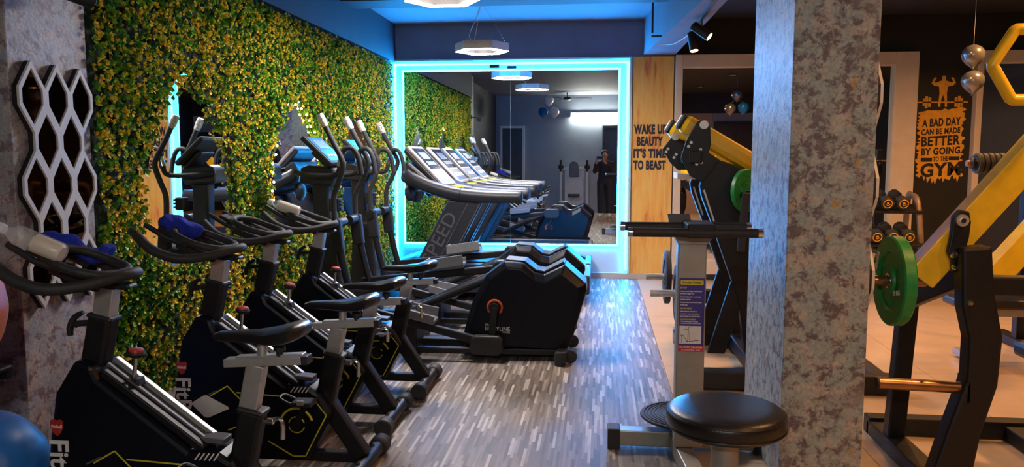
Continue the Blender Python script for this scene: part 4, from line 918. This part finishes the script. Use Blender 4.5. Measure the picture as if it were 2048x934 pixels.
# ------------------------------------------------------------------ generic plate
def plate(label, c, axis, R, th, material, words=False, group='weight plates'):
    c = Vector(c); ax = Vector(axis)
    t = thing('weight_plate', label, 'weight plate', c, group)
    h = th/2
    b = mk('disc', MB().lathe([(0.026, -h), (0.06, -h), (0.065, -h*0.55), (R*0.62, -h*0.55), (R*0.66, -h), (R*0.97, -h), (R, -h*0.75), (R, h*0.75), (R*0.97, h), (R*0.66, h), (R*0.62, h*0.55), (0.065, h*0.55), (0.06, h), (0.026, h)], c, ax, 44), material, t, smooth=True)
    mk('hub', MB().ring(c-ax*h, 0.030, 0.005, ax, 20, 6), 'chrome', t, smooth=True)
    for k in range(3):
        a = 2*PI*k/3+0.5; q = Vector((0, math.cos(a), math.sin(a)))*R*0.5 if abs(ax.x) > 0.5 else Vector((math.cos(a), 0, math.sin(a)))*R*0.5
        mk('rivet', MB().ring(c+q-ax*h*0.58, 0.016, 0.003, ax, 14, 6), material, b)
    return t, b
# ------------------------------------------------------------------ plate loaded press beyond the twister
lp = thing('press_machine', 'black plate-loaded press machine with yellow padded arms beyond the twister', 'gym machine', (1.0, 5.8, 0))
for yy, sc in ((5.62, 0), (6.22, 1)):
    o0 = Vector((-0.03 if sc else 0, 0, -0.012 if sc else 0))
    A, B_ = (Vector((0.572, yy, 1.745)), Vector((1.55, yy, 1.165))) if not sc else (Vector((0.545, yy, 1.735)), Vector((1.52, yy, 1.155)))
    am = mk('padded_arm', MB().bar(A, B_, 0.13, 0.135, (0, 0, 1)), 'yellow_paint', lp, 'yellow padded arm', bevel=0.04)
    d = (B_-A).normalized(); u = Vector((-d.z, 0, d.x)) if d.x > 0 else d
    mk('end_pad', MB().bar(A-d*0.022, A+d*0.012, 0.105, 0.115, (0, 0, 1)), 'black_rubber', am, bevel=0.035)
    mk('end_cap', MB().bar(A-d*0.030, A-d*0.020, 0.06, 0.085, (0, 0, 1)), 'white_print', am, 'white end cap', bevel=0.03)
    f = lambda x, z: (x+o0.x*0.6, z+o0.z*0.6)
    sp = mk('side_plate', MB().prism([f(0.593, 1.611), f(0.668, 1.748), f(0.726, 1.755), f(0.757, 1.713), f(0.764, 1.59), f(0.752, 1.531), f(0.828, 1.479), f(0.712, 1.323), f(0.626, 1.368), f(0.56, 1.49)] if not sc else [(0.480, 1.562), (0.555, 1.662), (0.66, 1.62), (0.80, 1.53), (0.76, 1.40), (0.60, 1.40), (0.54, 1.458)], yy-0.09, yy-0.072), 'black_paint', lp, bevel=0.006)
    for x, z, r in (((0.713, 1.722, 0.030),) if not sc else ((0.595, 1.665, 0.030),)):
        w_ = mk('washer', MB().cyl((*f(x, z)[:1], yy-0.105, f(x, z)[1]), (f(x, z)[0], yy-0.09, f(x, z)[1]), r, 20), 'silver', sp, smooth=True)
    for x, z in (((0.628, 1.600), (0.611, 1.573), (0.693, 1.552), (0.680, 1.528), (0.699, 1.462), (0.668, 1.451)) if not sc else ((0.540, 1.570), (0.526, 1.547), (0.602, 1.527), (0.586, 1.503))):
        mk('bolt', MB().cyl((f(x, z)[0], yy-0.106, f(x, z)[1]), (f(x, z)[0], yy-0.09, f(x, z)[1]), 0.011, 8), 'silver', sp)
    mk('yellow_link', MB().bar((0.80+o0.x, yy-0.03, 1.50), (1.40+o0.x, yy-0.03, 1.13), 0.05, 0.035), 'yellow_paint', lp, bevel=0.006)
mk('back_beam', MB().bar((0.62, 5.70, 1.53), (1.60, 5.70, 0.95), 0.10, 0.12), 'black_paint', lp, bevel=0.01)
mk('cross_tube', MB().bar((0.66, 5.50, 1.50), (0.66, 6.30, 1.50), 0.09, 0.09), 'black_paint', lp, bevel=0.01)
mk('foot_plate', MB().prism([(0.54, 1.345), (0.70, 1.345), (0.77, 1.42), (0.73, 1.42), (0.68, 1.37), (0.54, 1.39)], 5.55, 5.85), 'white_paint', lp, 'pale foot plate', bevel=0.004)
for yy in (5.55, 6.15):
    mk('upright', MB().prism([(0.698, 1.298), (0.76, 1.50), (0.933, 1.445), (1.08, 1.36), (1.12, 0.75), (1.16, 0.10), (1.04, 0.10), (0.985, 0.494), (0.791, 1.024), (0.715, 1.217)], yy, yy+0.08), 'black_paint', lp, bevel=0.008)
    mk('gusset', MB().prism([(0.93, 0.62), (1.05, 0.62), (0.90, 0.10), (0.78, 0.10)], yy+0.01, yy+0.05), 'black_paint', lp, bevel=0.006)
    mk('lit_edge', MB().bar((0.725, yy-0.003, 1.27), (0.80, yy-0.003, 1.05), 0.008, 0.012, (1, 0, 0)), 'silver', lp)  # silver strip paints the blue light caught along the upright's edge
mk('strut', MB().bar((0.98, 5.36, 1.26), (0.955, 5.36, 0.86), 0.03, 0.05, (1, 0, 0)).bar((0.98, 5.36, 1.24), (0.99, 5.56, 1.24), 0.04, 0.04), 'treadmill_shell', lp, bevel=0.008)
mk('base_rail', MB().bb(0.62, 1.9, 4.98, 5.08, 0.01, 0.13), 'black_paint', lp, bevel=0.01)
mk('base_rail', MB().bb(0.60, 1.9, 6.18, 6.28, 0.01, 0.13), 'black_paint', lp, bevel=0.01)
mk('base_rail', MB().bb(0.66, 1.9, 6.85, 6.95, 0.22, 0.34), 'black_paint', lp, bevel=0.01)
for x in (1.02, 1.75): mk('base_spar', MB().bb(x, x+0.09, 5.06, 6.90, 0.02, 0.12), 'black_paint', lp, bevel=0.01)
mk('rear_post', MB().bb(1.02, 1.10, 6.86, 6.94, 0.1, 0.34), 'black_paint', lp, bevel=0.006)
mk('side_spar', MB().bb(0.60, 0.66, 5.08, 6.20, 0.03, 0.11), 'black_paint', lp, bevel=0.01)
for yy, zz in ((5.42, 0.555), (5.98, 0.585)):
    pg = mk('storage_peg', MB().cyl((0.36, yy, zz), (0.70, yy, zz), 0.025, 16), 'silver', lp, smooth=True)
    mk('peg_collar', MB().cyl((0.60, yy, zz), (0.64, yy, zz), 0.04, 16), 'black_paint', pg, smooth=True)
    mk('peg_post', MB().bb(0.64, 0.71, yy-0.04, yy+0.04, 0.05, zz+0.05), 'black_paint', lp, bevel=0.006)
plate('black weight plate on the nearer peg of the press machine', (0.55, 5.42, 0.555), (1, 0, 0), 0.20, 0.04, 'black_rubber')
plate('black weight plate on the farther peg of the press machine', (0.52, 5.98, 0.585), (1, 0, 0), 0.205, 0.04, 'black_rubber')
plate('green weight plate half hidden on the press machine arm', (1.00, 5.50, 1.27), (0.7, -0.7, 0), 0.15, 0.035, 'green_rubber')
mk('load_horn', MB().cyl((1.06, 5.44, 1.27), (0.86, 5.64, 1.27), 0.022, 14), 'chrome', lp, smooth=True)

# ------------------------------------------------------------------ yellow lever machine in the right foreground
lm = thing('lever_machine', 'black lever machine with thick yellow arms in the right foreground', 'gym machine', (1.85, 3.9, 0))
def lever(A, d, L, name='lever_arm'):
    A = Vector(A); d = Vector(d).normalized()
    return mk(name, MB().bar(A, A+d*L, 0.12, 0.125, (0, 0, 1)), 'yellow_paint', lm, 'thick yellow lever arm', bevel=0.006)
a1 = lever((1.435, 3.66, 0.955), (0.21, -0.02, 0.275), 1.15)
lever((2.11, 4.40, 0.86), (0.21, -0.02, 0.275), 0.9)
mk('load_peg', MB().cyl((1.235, 3.66, 0.94), (1.47, 3.66, 0.94), 0.024, 18), 'copper_tube', lm, smooth=True)
pv = mk('pivot_bracket', MB().prism([(1.520, 1.245), (1.545, 1.275), (1.585, 1.265), (1.595, 1.22), (1.59, 1.15), (1.575, 1.09), (1.585, 1.0), (1.53, 1.0), (1.525, 1.05), (1.505, 1.09), (1.515, 1.15)], 3.53, 3.56), 'black_paint', lm, bevel=0.006)
mk('pivot_cap', MB().cyl((1.553, 3.515, 1.228), (1.553, 3.535, 1.228), 0.026, 22), 'silver', pv, smooth=True)
mk('pivot_bolt', MB().cyl((1.553, 3.508, 1.228), (1.553, 3.518, 1.228), 0.012, 6), 'chrome', pv)
for x, z in ((1.528, 1.075), (1.545, 1.083), (1.535, 1.025), (1.553, 1.033), (1.57, 0.985)): mk('bolt', MB().lathe([(0.014, 0), (0.014, 0.008), (0.009, 0.018)], (x, 3.53, z), (0, -1, 0), 8), 'chrome', pv, smooth=True)
mk('main_post', MB().prism([(1.535, 1.115), (1.655, 1.125), (1.675, 0.93), (1.72, 0.73), (1.712, 0.52), (1.655, 0.30), (1.625, 0.08), (1.455, 0.08), (1.515, 0.31), (1.585, 0.55), (1.585, 0.72), (1.550, 0.86)], 3.46, 3.56), 'black_paint', lm, bevel=0.014)
mk('post_bolt', MB().lathe([(0.013, 0), (0.013, 0.008), (0.008, 0.016)], (1.575, 3.46, 0.88), (0, -1, 0), 8), 'chrome', lm)
mk('rear_post', MB().bar((1.555, 4.06, 0.82), (1.515, 4.06, 0.05), 0.08, 0.085, (1, 0, 0)), 'black_paint', lm, bevel=0.008)
mk('brace', MB().bar((1.53, 4.0, 0.80), (1.62, 3.60, 0.985), 0.05, 0.10), 'black_paint', lm, bevel=0.008)
for q in (0.12, 0.2): mk('bolt', MB().cyl((1.51, 4.0-0.4*q*1.2, 0.80+0.185*q), (1.495, 4.0-0.4*q*1.2, 0.80+0.185*q), 0.011, 8), 'silver', lm)
pg = mk('storage_peg', MB().cyl((1.235, 3.51, 0.505), (1.60, 3.51, 0.495), 0.026, 18), 'copper_tube', lm, smooth=True)
mk('peg_end', MB().lathe([(0.026, 0), (0.026, 0.008), (0.02, 0.012)], (1.235, 3.51, 0.505), (-1, 0, 0), 18), 'black_rubber', pg, smooth=True)
mk('peg_flange', MB().bb(1.585, 1.60, 3.46, 3.56, 0.44, 0.55), 'black_paint', pg, bevel=0.003)
mk('base_rail', MB().bb(1.46, 2.6, 4.26, 4.35, 0.0, 0.10), 'black_paint', lm, bevel=0.008)
mk('base_rail', MB().bb(1.48, 2.6, 3.46, 3.56, 0.0, 0.085), 'black_paint', lm, bevel=0.008)
mk('base_spar', MB().bb(1.46, 1.57, 3.54, 4.30, 0.0, 0.08), 'black_paint', lm, bevel=0.008)
mk('base_spar', MB().bb(2.15, 2.25, 3.54, 4.30, 0.0, 0.08), 'black_paint', lm, bevel=0.008)
mk('cross_bar', MB().bb(1.66, 2.5, 3.62, 3.70, 0.885, 0.97), 'black_paint', lm, bevel=0.008)
mk('right_post', MB().bar((1.99, 3.72, 0.90), (2.05, 3.72, 0.05), 0.09, 0.10, (1, 0, 0)), 'black_paint', lm, bevel=0.008)
mk('pad_post', MB().bb(2.16, 2.24, 3.80, 3.88, 0.08, 0.55), 'black_paint', lm, bevel=0.008)
mk('seat_pad', MB().bb(2.05, 2.40, 3.70, 4.05, 0.52, 0.60), 'black_vinyl', lm, bevel=0.025)
cx_, cz_, R_ = 1.805, 1.885, 0.172
hx = [(cx_+R_*math.cos(PI/3*k+PI), 3.52, cz_+R_*math.sin(PI/3*k+PI)*0.98) for k in range(6)]
rd = []
for k in range(6):
    a, b_, c = Vector(hx[k-1]), Vector(hx[k]), Vector(hx[(k+1) % 6])
    for t_ in (0.12, 0.04): rd.append(b_+(a-b_)*t_)
    for t_ in (0.04, 0.12): rd.append(b_+(c-b_)*t_)
mk('hexagon_handle', MB().tube(rd, 0.0245, 12, closed=True), 'yellow_paint', lm, 'yellow hexagon loop handle', smooth=True)
mk('handle_mount', MB().bar((1.94, 3.535, 1.80), (2.00, 3.64, 1.69), 0.05, 0.05), 'black_paint', lm, bevel=0.006)
pt, pb = plate('large green weight plate on the yellow lever machine', (1.335, 3.66, 0.94), (1, 0, 0), 0.205, 0.055, 'green_rubber')
LEFTFACE = Matrix(((0, 0, -1), (-1, 0, 0), (0, 1, 0)))      # reads -Y, faces -X
def face_text(s_, at, sz, ang, **k):
    R2 = Matrix.Rotation(ang, 3, 'Z'); return text('lettering', s_, sz, LEFTFACE @ R2, at, 'white_print', pt, **k)
face_text('Fit Bulls', (1.3065, 3.66+0.155, 0.985), 0.05, 1.25, bold=0.001)
face_text('15 KG', (1.3065, 3.66-0.11, 0.90), 0.03, 0.2, bold=0.0006)

# ------------------------------------------------------------------ dumbbell rack by the far mirror
dr = thing('dumbbell_rack', 'two-tier dumbbell rack with brown curved side frame by the far mirror', 'rack', (3.0, 8.4, 0))
for x in (2.52, 3.24):
    mk('side_frame', MB().tube([(x, 8.20, 0.03), (x, 8.22, 0.6), (x, 8.34, 1.02), (x, 8.50, 1.10), (x, 8.62, 1.0), (x, 8.66, 0.03)], 0.03, 10, smooth=4), 'rack_brown', dr, smooth=True)
for z, y in ((0.64, 8.27), (0.97, 8.38)):
    mk('shelf', MB().box((2.88, y, z), (0.76, 0.26, 0.025), Matrix.Rotation(0.25, 3, 'X')), 'black_paint', dr, bevel=0.004)
mk('rear_brace', MB().bb(2.52, 3.24, 8.63, 8.69, 0.3, 0.38), 'black_paint', dr)
def dumbbell(label, x, y, z):
    t = thing('dumbbell', label, 'dumbbell', (x, y, z), 'dumbbells on the rack')
    for s, nm in ((-1, 1), (1, 0)):
        h = mk('head', MB().lathe([(0.05, -0.045), (0.066, -0.035), (0.066, 0.035), (0.05, 0.045)], (x, y+s*0.11, z+s*0.028), (0, 1, 0.25), 10), 'black_rubber', t, smooth=True)
        if s < 0:
            mk('head_ring', MB().ring((x, y-0.155, z-0.040), 0.042, 0.005, (0, 1, 0.25), 20, 6), 'decal_orange', h)
            mk('head_emblem', MB().box((x, y-0.157, z-0.040), (0.022, 0.006, 0.034)).box((x+0.006, y-0.157, z-0.046), (0.03, 0.006, 0.010)), 'decal_orange', h)
    mk('grip', MB().cyl((x, y-0.09, z-0.0225), (x, y+0.09, z+0.0225), 0.016, 12), 'chrome', t, smooth=True)
nth = ('leftmost', 'second from left', 'third from left', 'rightmost')
for i in range(4):
    dumbbell('black dumbbell with orange ring on the lower rack tier, '+nth[i], 2.63+i*0.155, 8.28, 0.735)
for i in range(4):
    dumbbell('black dumbbell with orange ring on the upper rack tier, '+nth[i], 2.60+i*0.155, 8.39, 1.065)

# ------------------------------------------------------------------ rack with loaded bar behind the lever machine
rk = thing('bar_rack', 'dark rack post holding a loaded barbell behind the lever machine', 'rack', (3.2, 6.5, 0))
for x in (3.28, 4.30):
    mk('post', MB().bb(x, x+0.08, 6.42, 6.50, 0.0, 1.62), 'black_paint', rk, bevel=0.006)
    mk('hook', MB().bb(x+0.02, x+0.06, 6.50, 6.58, 1.38, 1.42), 'black_paint', rk)
    mk('foot', MB().bb(x-0.02, x+0.10, 6.15, 6.80, 0.0, 0.07), 'black_paint', rk, bevel=0.006)
bb_ = thing('barbell', 'loaded barbell resting on the dark rack post', 'barbell', (3.75, 6.54, 1.45))
mk('bar', MB().cyl((2.90, 6.54, 1.45), (4.70, 6.54, 1.45), 0.014, 12), 'chrome', bb_, smooth=True)
mk('sleeve', MB().cyl((2.89, 6.54, 1.45), (3.26, 6.54, 1.45), 0.025, 14), 'copper_tube', bb_, smooth=True)
mk('collar', MB().lathe([(0.03, 0), (0.045, 0.005), (0.045, 0.03), (0.03, 0.035)], (2.92, 6.54, 1.45), (1, 0, 0), 16), 'black_paint', bb_, smooth=True)
nn = ('outermost', 'second', 'third', 'fourth', 'fifth', 'innermost')
for k in range(6):
    plate('small dark plate on the barbell sleeve, %s from the free end' % nn[k] if 0 < k < 5 else 'small dark plate at the %s place on the barbell sleeve' % nn[k], (2.975+k*0.042, 6.54, 1.45), (1, 0, 0), 0.082-0.002*(k % 2), 0.032, 'black_rubber', group='small plates on the barbell')
# bench glimpsed behind the lever machine
bn = thing('flat_bench', 'flat bench with grey legs and wheels behind the lever machine', 'bench', (3.1, 5.9, 0))
mk('pad', MB().bb(2.55, 3.75, 5.75, 6.05, 0.42, 0.49), 'black_vinyl', bn, bevel=0.02)
mk('spine', MB().bb(2.65, 3.65, 5.87, 5.93, 0.35, 0.42), 'silver_paint', bn, bevel=0.005)
for x in (2.70, 3.58):
    mk('leg', MB().bb(x-0.035, x+0.035, 5.865, 5.935, 0.06, 0.36), 'silver_paint', bn, bevel=0.005)
    mk('foot', MB().bb(x-0.03, x+0.03, 5.70, 6.10, 0.02, 0.07), 'silver_paint', bn, bevel=0.005)
mk('wheel', MB().lathe([(0.025, -0.015), (0.04, -0.012), (0.04, 0.012), (0.025, 0.015)], (2.70, 5.67, 0.04), (0, 1, 0), 18), 'black_rubber', bn, smooth=True)

# ------------------------------------------------------------------ balloons
def balloon(label, c, r, material, top=None, group='balloons'):
    c = Vector(c); t = thing('balloon', label, 'balloon', c, group)
    mk('skin', MB().lathe([(0.006, -1.22*r), (0.16*r, -1.10*r), (0.55*r, -0.78*r), (0.88*r, -0.40*r), (r, 0.05*r), (0.93*r, 0.45*r), (0.66*r, 0.80*r), (0.3*r, 0.98*r), (0.05*r, 1.03*r)], c, (0, 0, 1), 24), material, t, smooth=True)
    mk('knot', MB().lathe([(0.004, -1.22*r), (0.014, -1.28*r), (0.012, -1.30*r)], c, (0, 0, 1), 10), material, t, smooth=True)
    if top: mk('string', MB().tube([c+Vector((0, 0, r)), Vector(top)], 0.0015, 5), 'white_print', t)
balloon('silver balloon hanging by the slogan panel, the upper one', (3.54, 8.0, 2.465), 0.103, 'balloon_silver', (3.54, 8.0, CEIL))
balloon('silver balloon hanging by the slogan panel, the lower one', (3.55, 8.0, 2.222), 0.103, 'balloon_silver', (3.55, 8.0, 2.33))
balloon('white balloon at the top of the ceiling cluster seen in the big mirror', (-1.30, -0.6, 2.92), 0.125, 'balloon_white', (-1.30, -0.6, CEIL))
balloon('blue balloon of the ceiling cluster seen in the big mirror', (-1.44, -0.6, 2.63), 0.125, 'balloon_blue', (-1.32, -0.6, 2.82))
balloon('white balloon low in the ceiling cluster seen in the big mirror', (-1.16, -0.6, 2.63), 0.125, 'balloon_white', (-1.28, -0.6, 2.82))
balloon('silver balloon on top of the cluster seen in the cream framed mirror', (2.90, 2.0, 2.82), 0.12, 'balloon_silver', (2.90, 2.0, CEIL))
balloon('blue balloon of the cluster seen in the cream framed mirror', (3.03, 2.06, 2.54), 0.12, 'balloon_blue', (2.92, 2.0, 2.72))
balloon('silver balloon low in the cluster seen in the cream framed mirror', (2.77, 1.96, 2.53), 0.12, 'balloon_silver', (2.88, 2.0, 2.72))

# ------------------------------------------------------------------ gym balls on a rack at the left edge
br = thing('ball_rack', 'black two-tier gym ball rack at the left edge', 'rack', (-2.42, 2.50, 0))
for y in (2.26, 2.80):
    mk('rear_post', MB().bb(-2.78, -2.74, y-0.02, y+0.02, 0, 1.2), 'black_paint', br, bevel=0.004)
for x in (-2.625, -2.365): mk('shelf_rail', MB().cyl((x, 2.24, 0.652), (x, 2.82, 0.652), 0.014, 10), 'black_paint', br, smooth=True)
for y in (2.26, 2.80): mk('shelf_arm', MB().bb(-2.76, -2.35, y-0.012, y+0.012, 0.613, 0.638), 'black_paint', br)
def gymball(label, c, R, material):
    m = MB(); prof = []
    for i in range(41):
        a = PI*i/40; r = R*(1-0.006*(1 if (i % 5) == 0 else 0)); prof.append((max(r*math.sin(a), 0.002), -r*math.cos(a)))
    o = thing('gym_ball', label, 'exercise ball', (c[0], c[1], c[2]-R), 'gym balls')
    mk('ball', m.lathe(prof, c, (0.25, 0.1, 1), 44), material, o, smooth=True)
    d = Vector((0.35, -0.93, 0.1)).normalized()
    mk('label_patch', MB().lathe([(0.05, 0), (0.05, 0.004)], Vector(c)+d*(R-0.003), d, 18), 'black_rubber', o)
gymball('ribbed blue gym ball on the floor at the left edge', (-2.365, 2.606, 0.27), 0.27, 'ball_blue')
gymball('orange gym ball resting on the upper tier of the ball rack', (-2.495, 2.53, 0.935), 0.297, 'ball_orange')
# dark spotlight fixed high on the left pillar
sp = thing('wall_spotlight', 'small black spotlight on arm high on the left pillar', 'spotlight', (-2.6, 3.55, 2.27))
mk('mount', MB().cyl((-2.6, 3.55, 2.30), (-2.575, 3.55, 2.30), 0.035, 16), 'black_paint', sp, smooth=True)
mk('arm', MB().tube([(-2.58, 3.55, 2.30), (-2.50, 3.53, 2.30), (-2.46, 3.50, 2.27)], 0.009, 8), 'black_paint', sp, smooth=True)
mk('head', MB().lathe([(0.02, -0.09), (0.034, -0.08), (0.040, 0.08), (0.036, 0.085)], (-2.45, 3.47, 2.255), (0.25, 0.95, -0.1), 16), 'black_paint', sp, smooth=True)

# ------------------------------------------------------------------ things seen only in the mirrors: photographer, fan, chest machine
def capsule(mb, a, b, r0, r1, n=14):
    a, b = Vector(a), Vector(b); mb.tube([a+(a-b).normalized()*r0*0.6, a, (a+b)/2, b, b+(b-a).normalized()*r1*0.6], [r0*0.55, r0, (r0+r1)/2, r1, r1*0.55], n)
def remeshed(name, mb, material, parent, vox, label=None, sm=4):
    o = mk(name, mb, material, parent, label, smooth=True)
    r = o.modifiers.new('remesh', 'REMESH'); r.mode = 'VOXEL'; r.voxel_size = vox; r.use_smooth_shade = True
    s_ = o.modifiers.new('smooth', 'SMOOTH'); s_.factor = 0.5; s_.iterations = sm
    return o
pe = thing('person', 'person in dark clothes taking the photo with raised phone, seen in the big mirror', 'person', (0.12, -0.42, 0))
PX, PY = 0.12, -0.42
bd = MB()
hd_c = (PX-0.005, PY+0.03, 1.555)
bd.ball(hd_c, (0.075, 0.095, 0.115), 20, 14); bd.ball((PX-0.005, PY+0.055, 1.49), (0.052, 0.06, 0.06), 16, 10)
bd.ball((PX-0.005, PY+0.125, 1.545), (0.014, 0.022, 0.024), 10, 8)                     # nose
for s_ in (-1, 1):
    bd.ball((PX-0.005+s_*0.078, PY+0.02, 1.55), (0.014, 0.024, 0.034), 10, 8)           # ears
capsule(bd, (PX, PY, 1.36), (PX-0.003, PY+0.015, 1.48), 0.062, 0.055)
tor = [((PX, PY-0.005, 0.92), (0.165, 0.105, 0.12)), ((PX, PY-0.01, 1.04), (0.150, 0.098, 0.13)), ((PX, PY-0.005, 1.20), (0.168, 0.108, 0.15)), ((PX, PY, 1.32), (0.175, 0.095, 0.10))]
for c, r in tor: bd.ball(c, r, 20, 12)
hands = {-1: (-0.055, -0.055, 1.485), 1: (0.055, -0.055, 1.485)}
limb = {}
for s_ in (-1, 1):
    sh = (PX+s_*0.185, PY, 1.355); el = (PX+s_*0.245, PY+0.10, 1.13); wr = Vector(hands[s_])+Vector((s_*0.035+0.01, -0.045, -0.085))
    limb[s_] = (sh, el, wr)
    capsule(bd, sh, el, 0.052, 0.042); capsule(bd, el, wr, 0.040, 0.028)
    hip = (PX+s_*0.09, PY, 0.90); kn = (PX+s_*0.105, PY+0.02, 0.49); an = (PX+s_*0.11, PY-0.01, 0.09)
    capsule(bd, hip, kn, 0.085, 0.058); capsule(bd, kn, an, 0.058, 0.040)
    capsule(bd, (an[0], an[1]-0.03, 0.045), (an[0]+s_*0.015, an[1]+0.15, 0.035), 0.040, 0.034)
    # palm and five fingers closing on the phone edge
    h = Vector(hands[s_]); palm = h+Vector((s_*0.030, -0.03, -0.035))
    bd.ball(palm, (0.020, 0.030, 0.042), 12, 10); capsule(bd, wr, palm, 0.026, 0.024, 10)
    for k, L in enumerate((0.060, 0.066, 0.062, 0.050)):
        b0 = palm+Vector((s_*0.008, 0.012, 0.030-0.019*k)); b1 = b0+Vector((s_*0.008, L*0.45, 0.006)); b2 = b1+Vector((-s_*L*0.5, L*0.18, 0.002))
        bd.tube([b0, (b0+b1)/2, b1, (b1+b2)/2, b2], [0.010, 0.010, 0.0095, 0.009, 0.007], 8)
    t0 = palm+Vector((-s_*0.004, -0.006, 0.02)); t1 = t0+Vector((-s_*0.020, -0.004, 0.028)); t2 = t1+Vector((-s_*0.018, 0.004, 0.012))
    bd.tube([t0, t1, t2], [0.012, 0.011, 0.008], 8)
remeshed('body', bd, 'skin', pe, 0.0075, sm=2)
sh_ = MB()
for c, r in tor: sh_.ball((c[0], c[1], c[2]), tuple(q+0.016 for q in r), 20, 12)
tr_ = MB()
for s_ in (-1, 1):
    a, b, c = limb[s_]; capsule(sh_, a, b, 0.068, 0.060); capsule(sh_, b, Vector(b)+(Vector(c)-Vector(b))*0.75, 0.056, 0.045)
    hip = (PX+s_*0.09, PY, 0.90); kn = (PX+s_*0.105, PY+0.02, 0.49); an = (PX+s_*0.11, PY-0.01, 0.12)
    capsule(tr_, hip, kn, 0.102, 0.078); capsule(tr_, kn, an, 0.076, 0.064)
    sm_ = MB(); capsule(sm_, (an[0], an[1]-0.04, 0.052), (an[0]+s_*0.015, an[1]+0.16, 0.045), 0.052, 0.045); mk('shoe', sm_, 'white_print', pe, smooth=True)
tr_.ball((PX, PY, 0.93), (0.178, 0.118, 0.13), 20, 12)
remeshed('shirt', sh_, 'dark_cloth', pe, 0.012, 'dark long-sleeved top'); remeshed('trousers', tr_, 'dark_cloth', pe, 0.012, 'dark trousers')
hr = MB(); hr.ball((PX-0.005, PY+0.012, 1.585), (0.085, 0.100, 0.098), 20, 12); remeshed('hair', hr, 'hair', pe, 0.01, 'short dark hair')
for s_ in (-1, 1): mk('eye', MB().ball((PX-0.005+s_*0.030, PY+0.115, 1.565), 0.012, 10, 8), 'white_print', pe, smooth=True)
mk('mouth', MB().ball((PX-0.005, PY+0.112, 1.495), (0.024, 0.008, 0.006), 10, 6), 'red_plastic', pe, smooth=True)
ph = thing('phone', 'dark phone held up by the person in the mirror', 'phone', (0, -0.035, 1.46))
mk('case', MB().bb(-0.078, 0.078, -0.040, -0.031, 1.445, 1.520), 'black_gloss', ph, bevel=0.003)
mk('lens', MB().cyl((0, -0.031, 1.50), (0, -0.029, 1.50), 0.006, 12), 'screen_dark', ph)
# ceiling fan
fn = thing('ceiling_fan', 'dark three-blade ceiling fan seen in the big mirror', 'fan', (-0.85, -0.9, CEIL))
mk('rod', MB().cyl((-0.85, -0.9, 2.98), (-0.85, -0.9, CEIL), 0.012, 10), 'black_paint', fn, smooth=True)
mk('motor', MB().lathe([(0.05, -0.20), (0.10, -0.185), (0.10, -0.13), (0.05, -0.11)], (-0.85, -0.9, CEIL), (0, 0, 1), 24), 'black_paint', fn, smooth=True)
for k in range(3):
    a = 2*PI*k/3+0.1; R3 = Matrix.Rotation(a, 3, 'Z')
    mk('blade', MB().box(Vector((-0.85, -0.9, CEIL-0.155))+R3 @ Vector((0.36, 0, 0)), (0.52, 0.12, 0.008), R3 @ Matrix.Rotation(0.15, 3, 'X')), 'dark_cloth', fn)
# chest machine against the rear wall
cm = thing('chest_machine', 'grey chest machine with rounded back pad at the rear wall', 'gym machine', (-0.66, -1.35, 0))
for x in (-1.02, -0.33):
    mk('upright', MB().bb(x-0.03, x+0.03, -1.45, -1.38, 0.05, 1.25), 'white_paint', cm, bevel=0.004)
    mk('arm_roller', MB().cyl((x, -1.30, 1.12), (x, -1.30, 1.42), 0.03, 14), 'black_rubber', cm, smooth=True)
    mk('arm_hub', MB().lathe([(0.06, -0.03), (0.075, 0), (0.06, 0.03)], (x, -1.34, 1.24), (0, 1, 0), 18), 'black_paint', cm, smooth=True)
    mk('foot', MB().bb(x-0.04, x+0.04, -1.62, -1.05, 0, 0.06), 'white_paint', cm, bevel=0.004)
mk('cross_bar', MB().bb(-1.02, -0.33, -1.44, -1.39, 1.16, 1.22), 'white_paint', cm, bevel=0.004)
mk('weight_cover', MB().bb(-0.92, -0.42, -1.60, -1.46, 0.05, 1.18), 'white_paint', cm, bevel=0.006)
mk('back_pad', MB().prism([(-0.80, 0.98), (-0.55, 0.98), (-0.55, 1.28), (-0.58, 1.35), (-0.635, 1.39), (-0.715, 1.39), (-0.77, 1.35), (-0.80, 1.28)], -1.37, -1.29), 'grey_plastic', cm, 'rounded back pad', bevel=0.015)
mk('seat', MB().bb(-0.83, -0.52, -1.32, -0.98, 0.46, 0.54), 'black_vinyl', cm, bevel=0.02)
mk('seat_post', MB().bb(-0.71, -0.64, -1.30, -1.22, 0.04, 0.46), 'white_paint', cm)
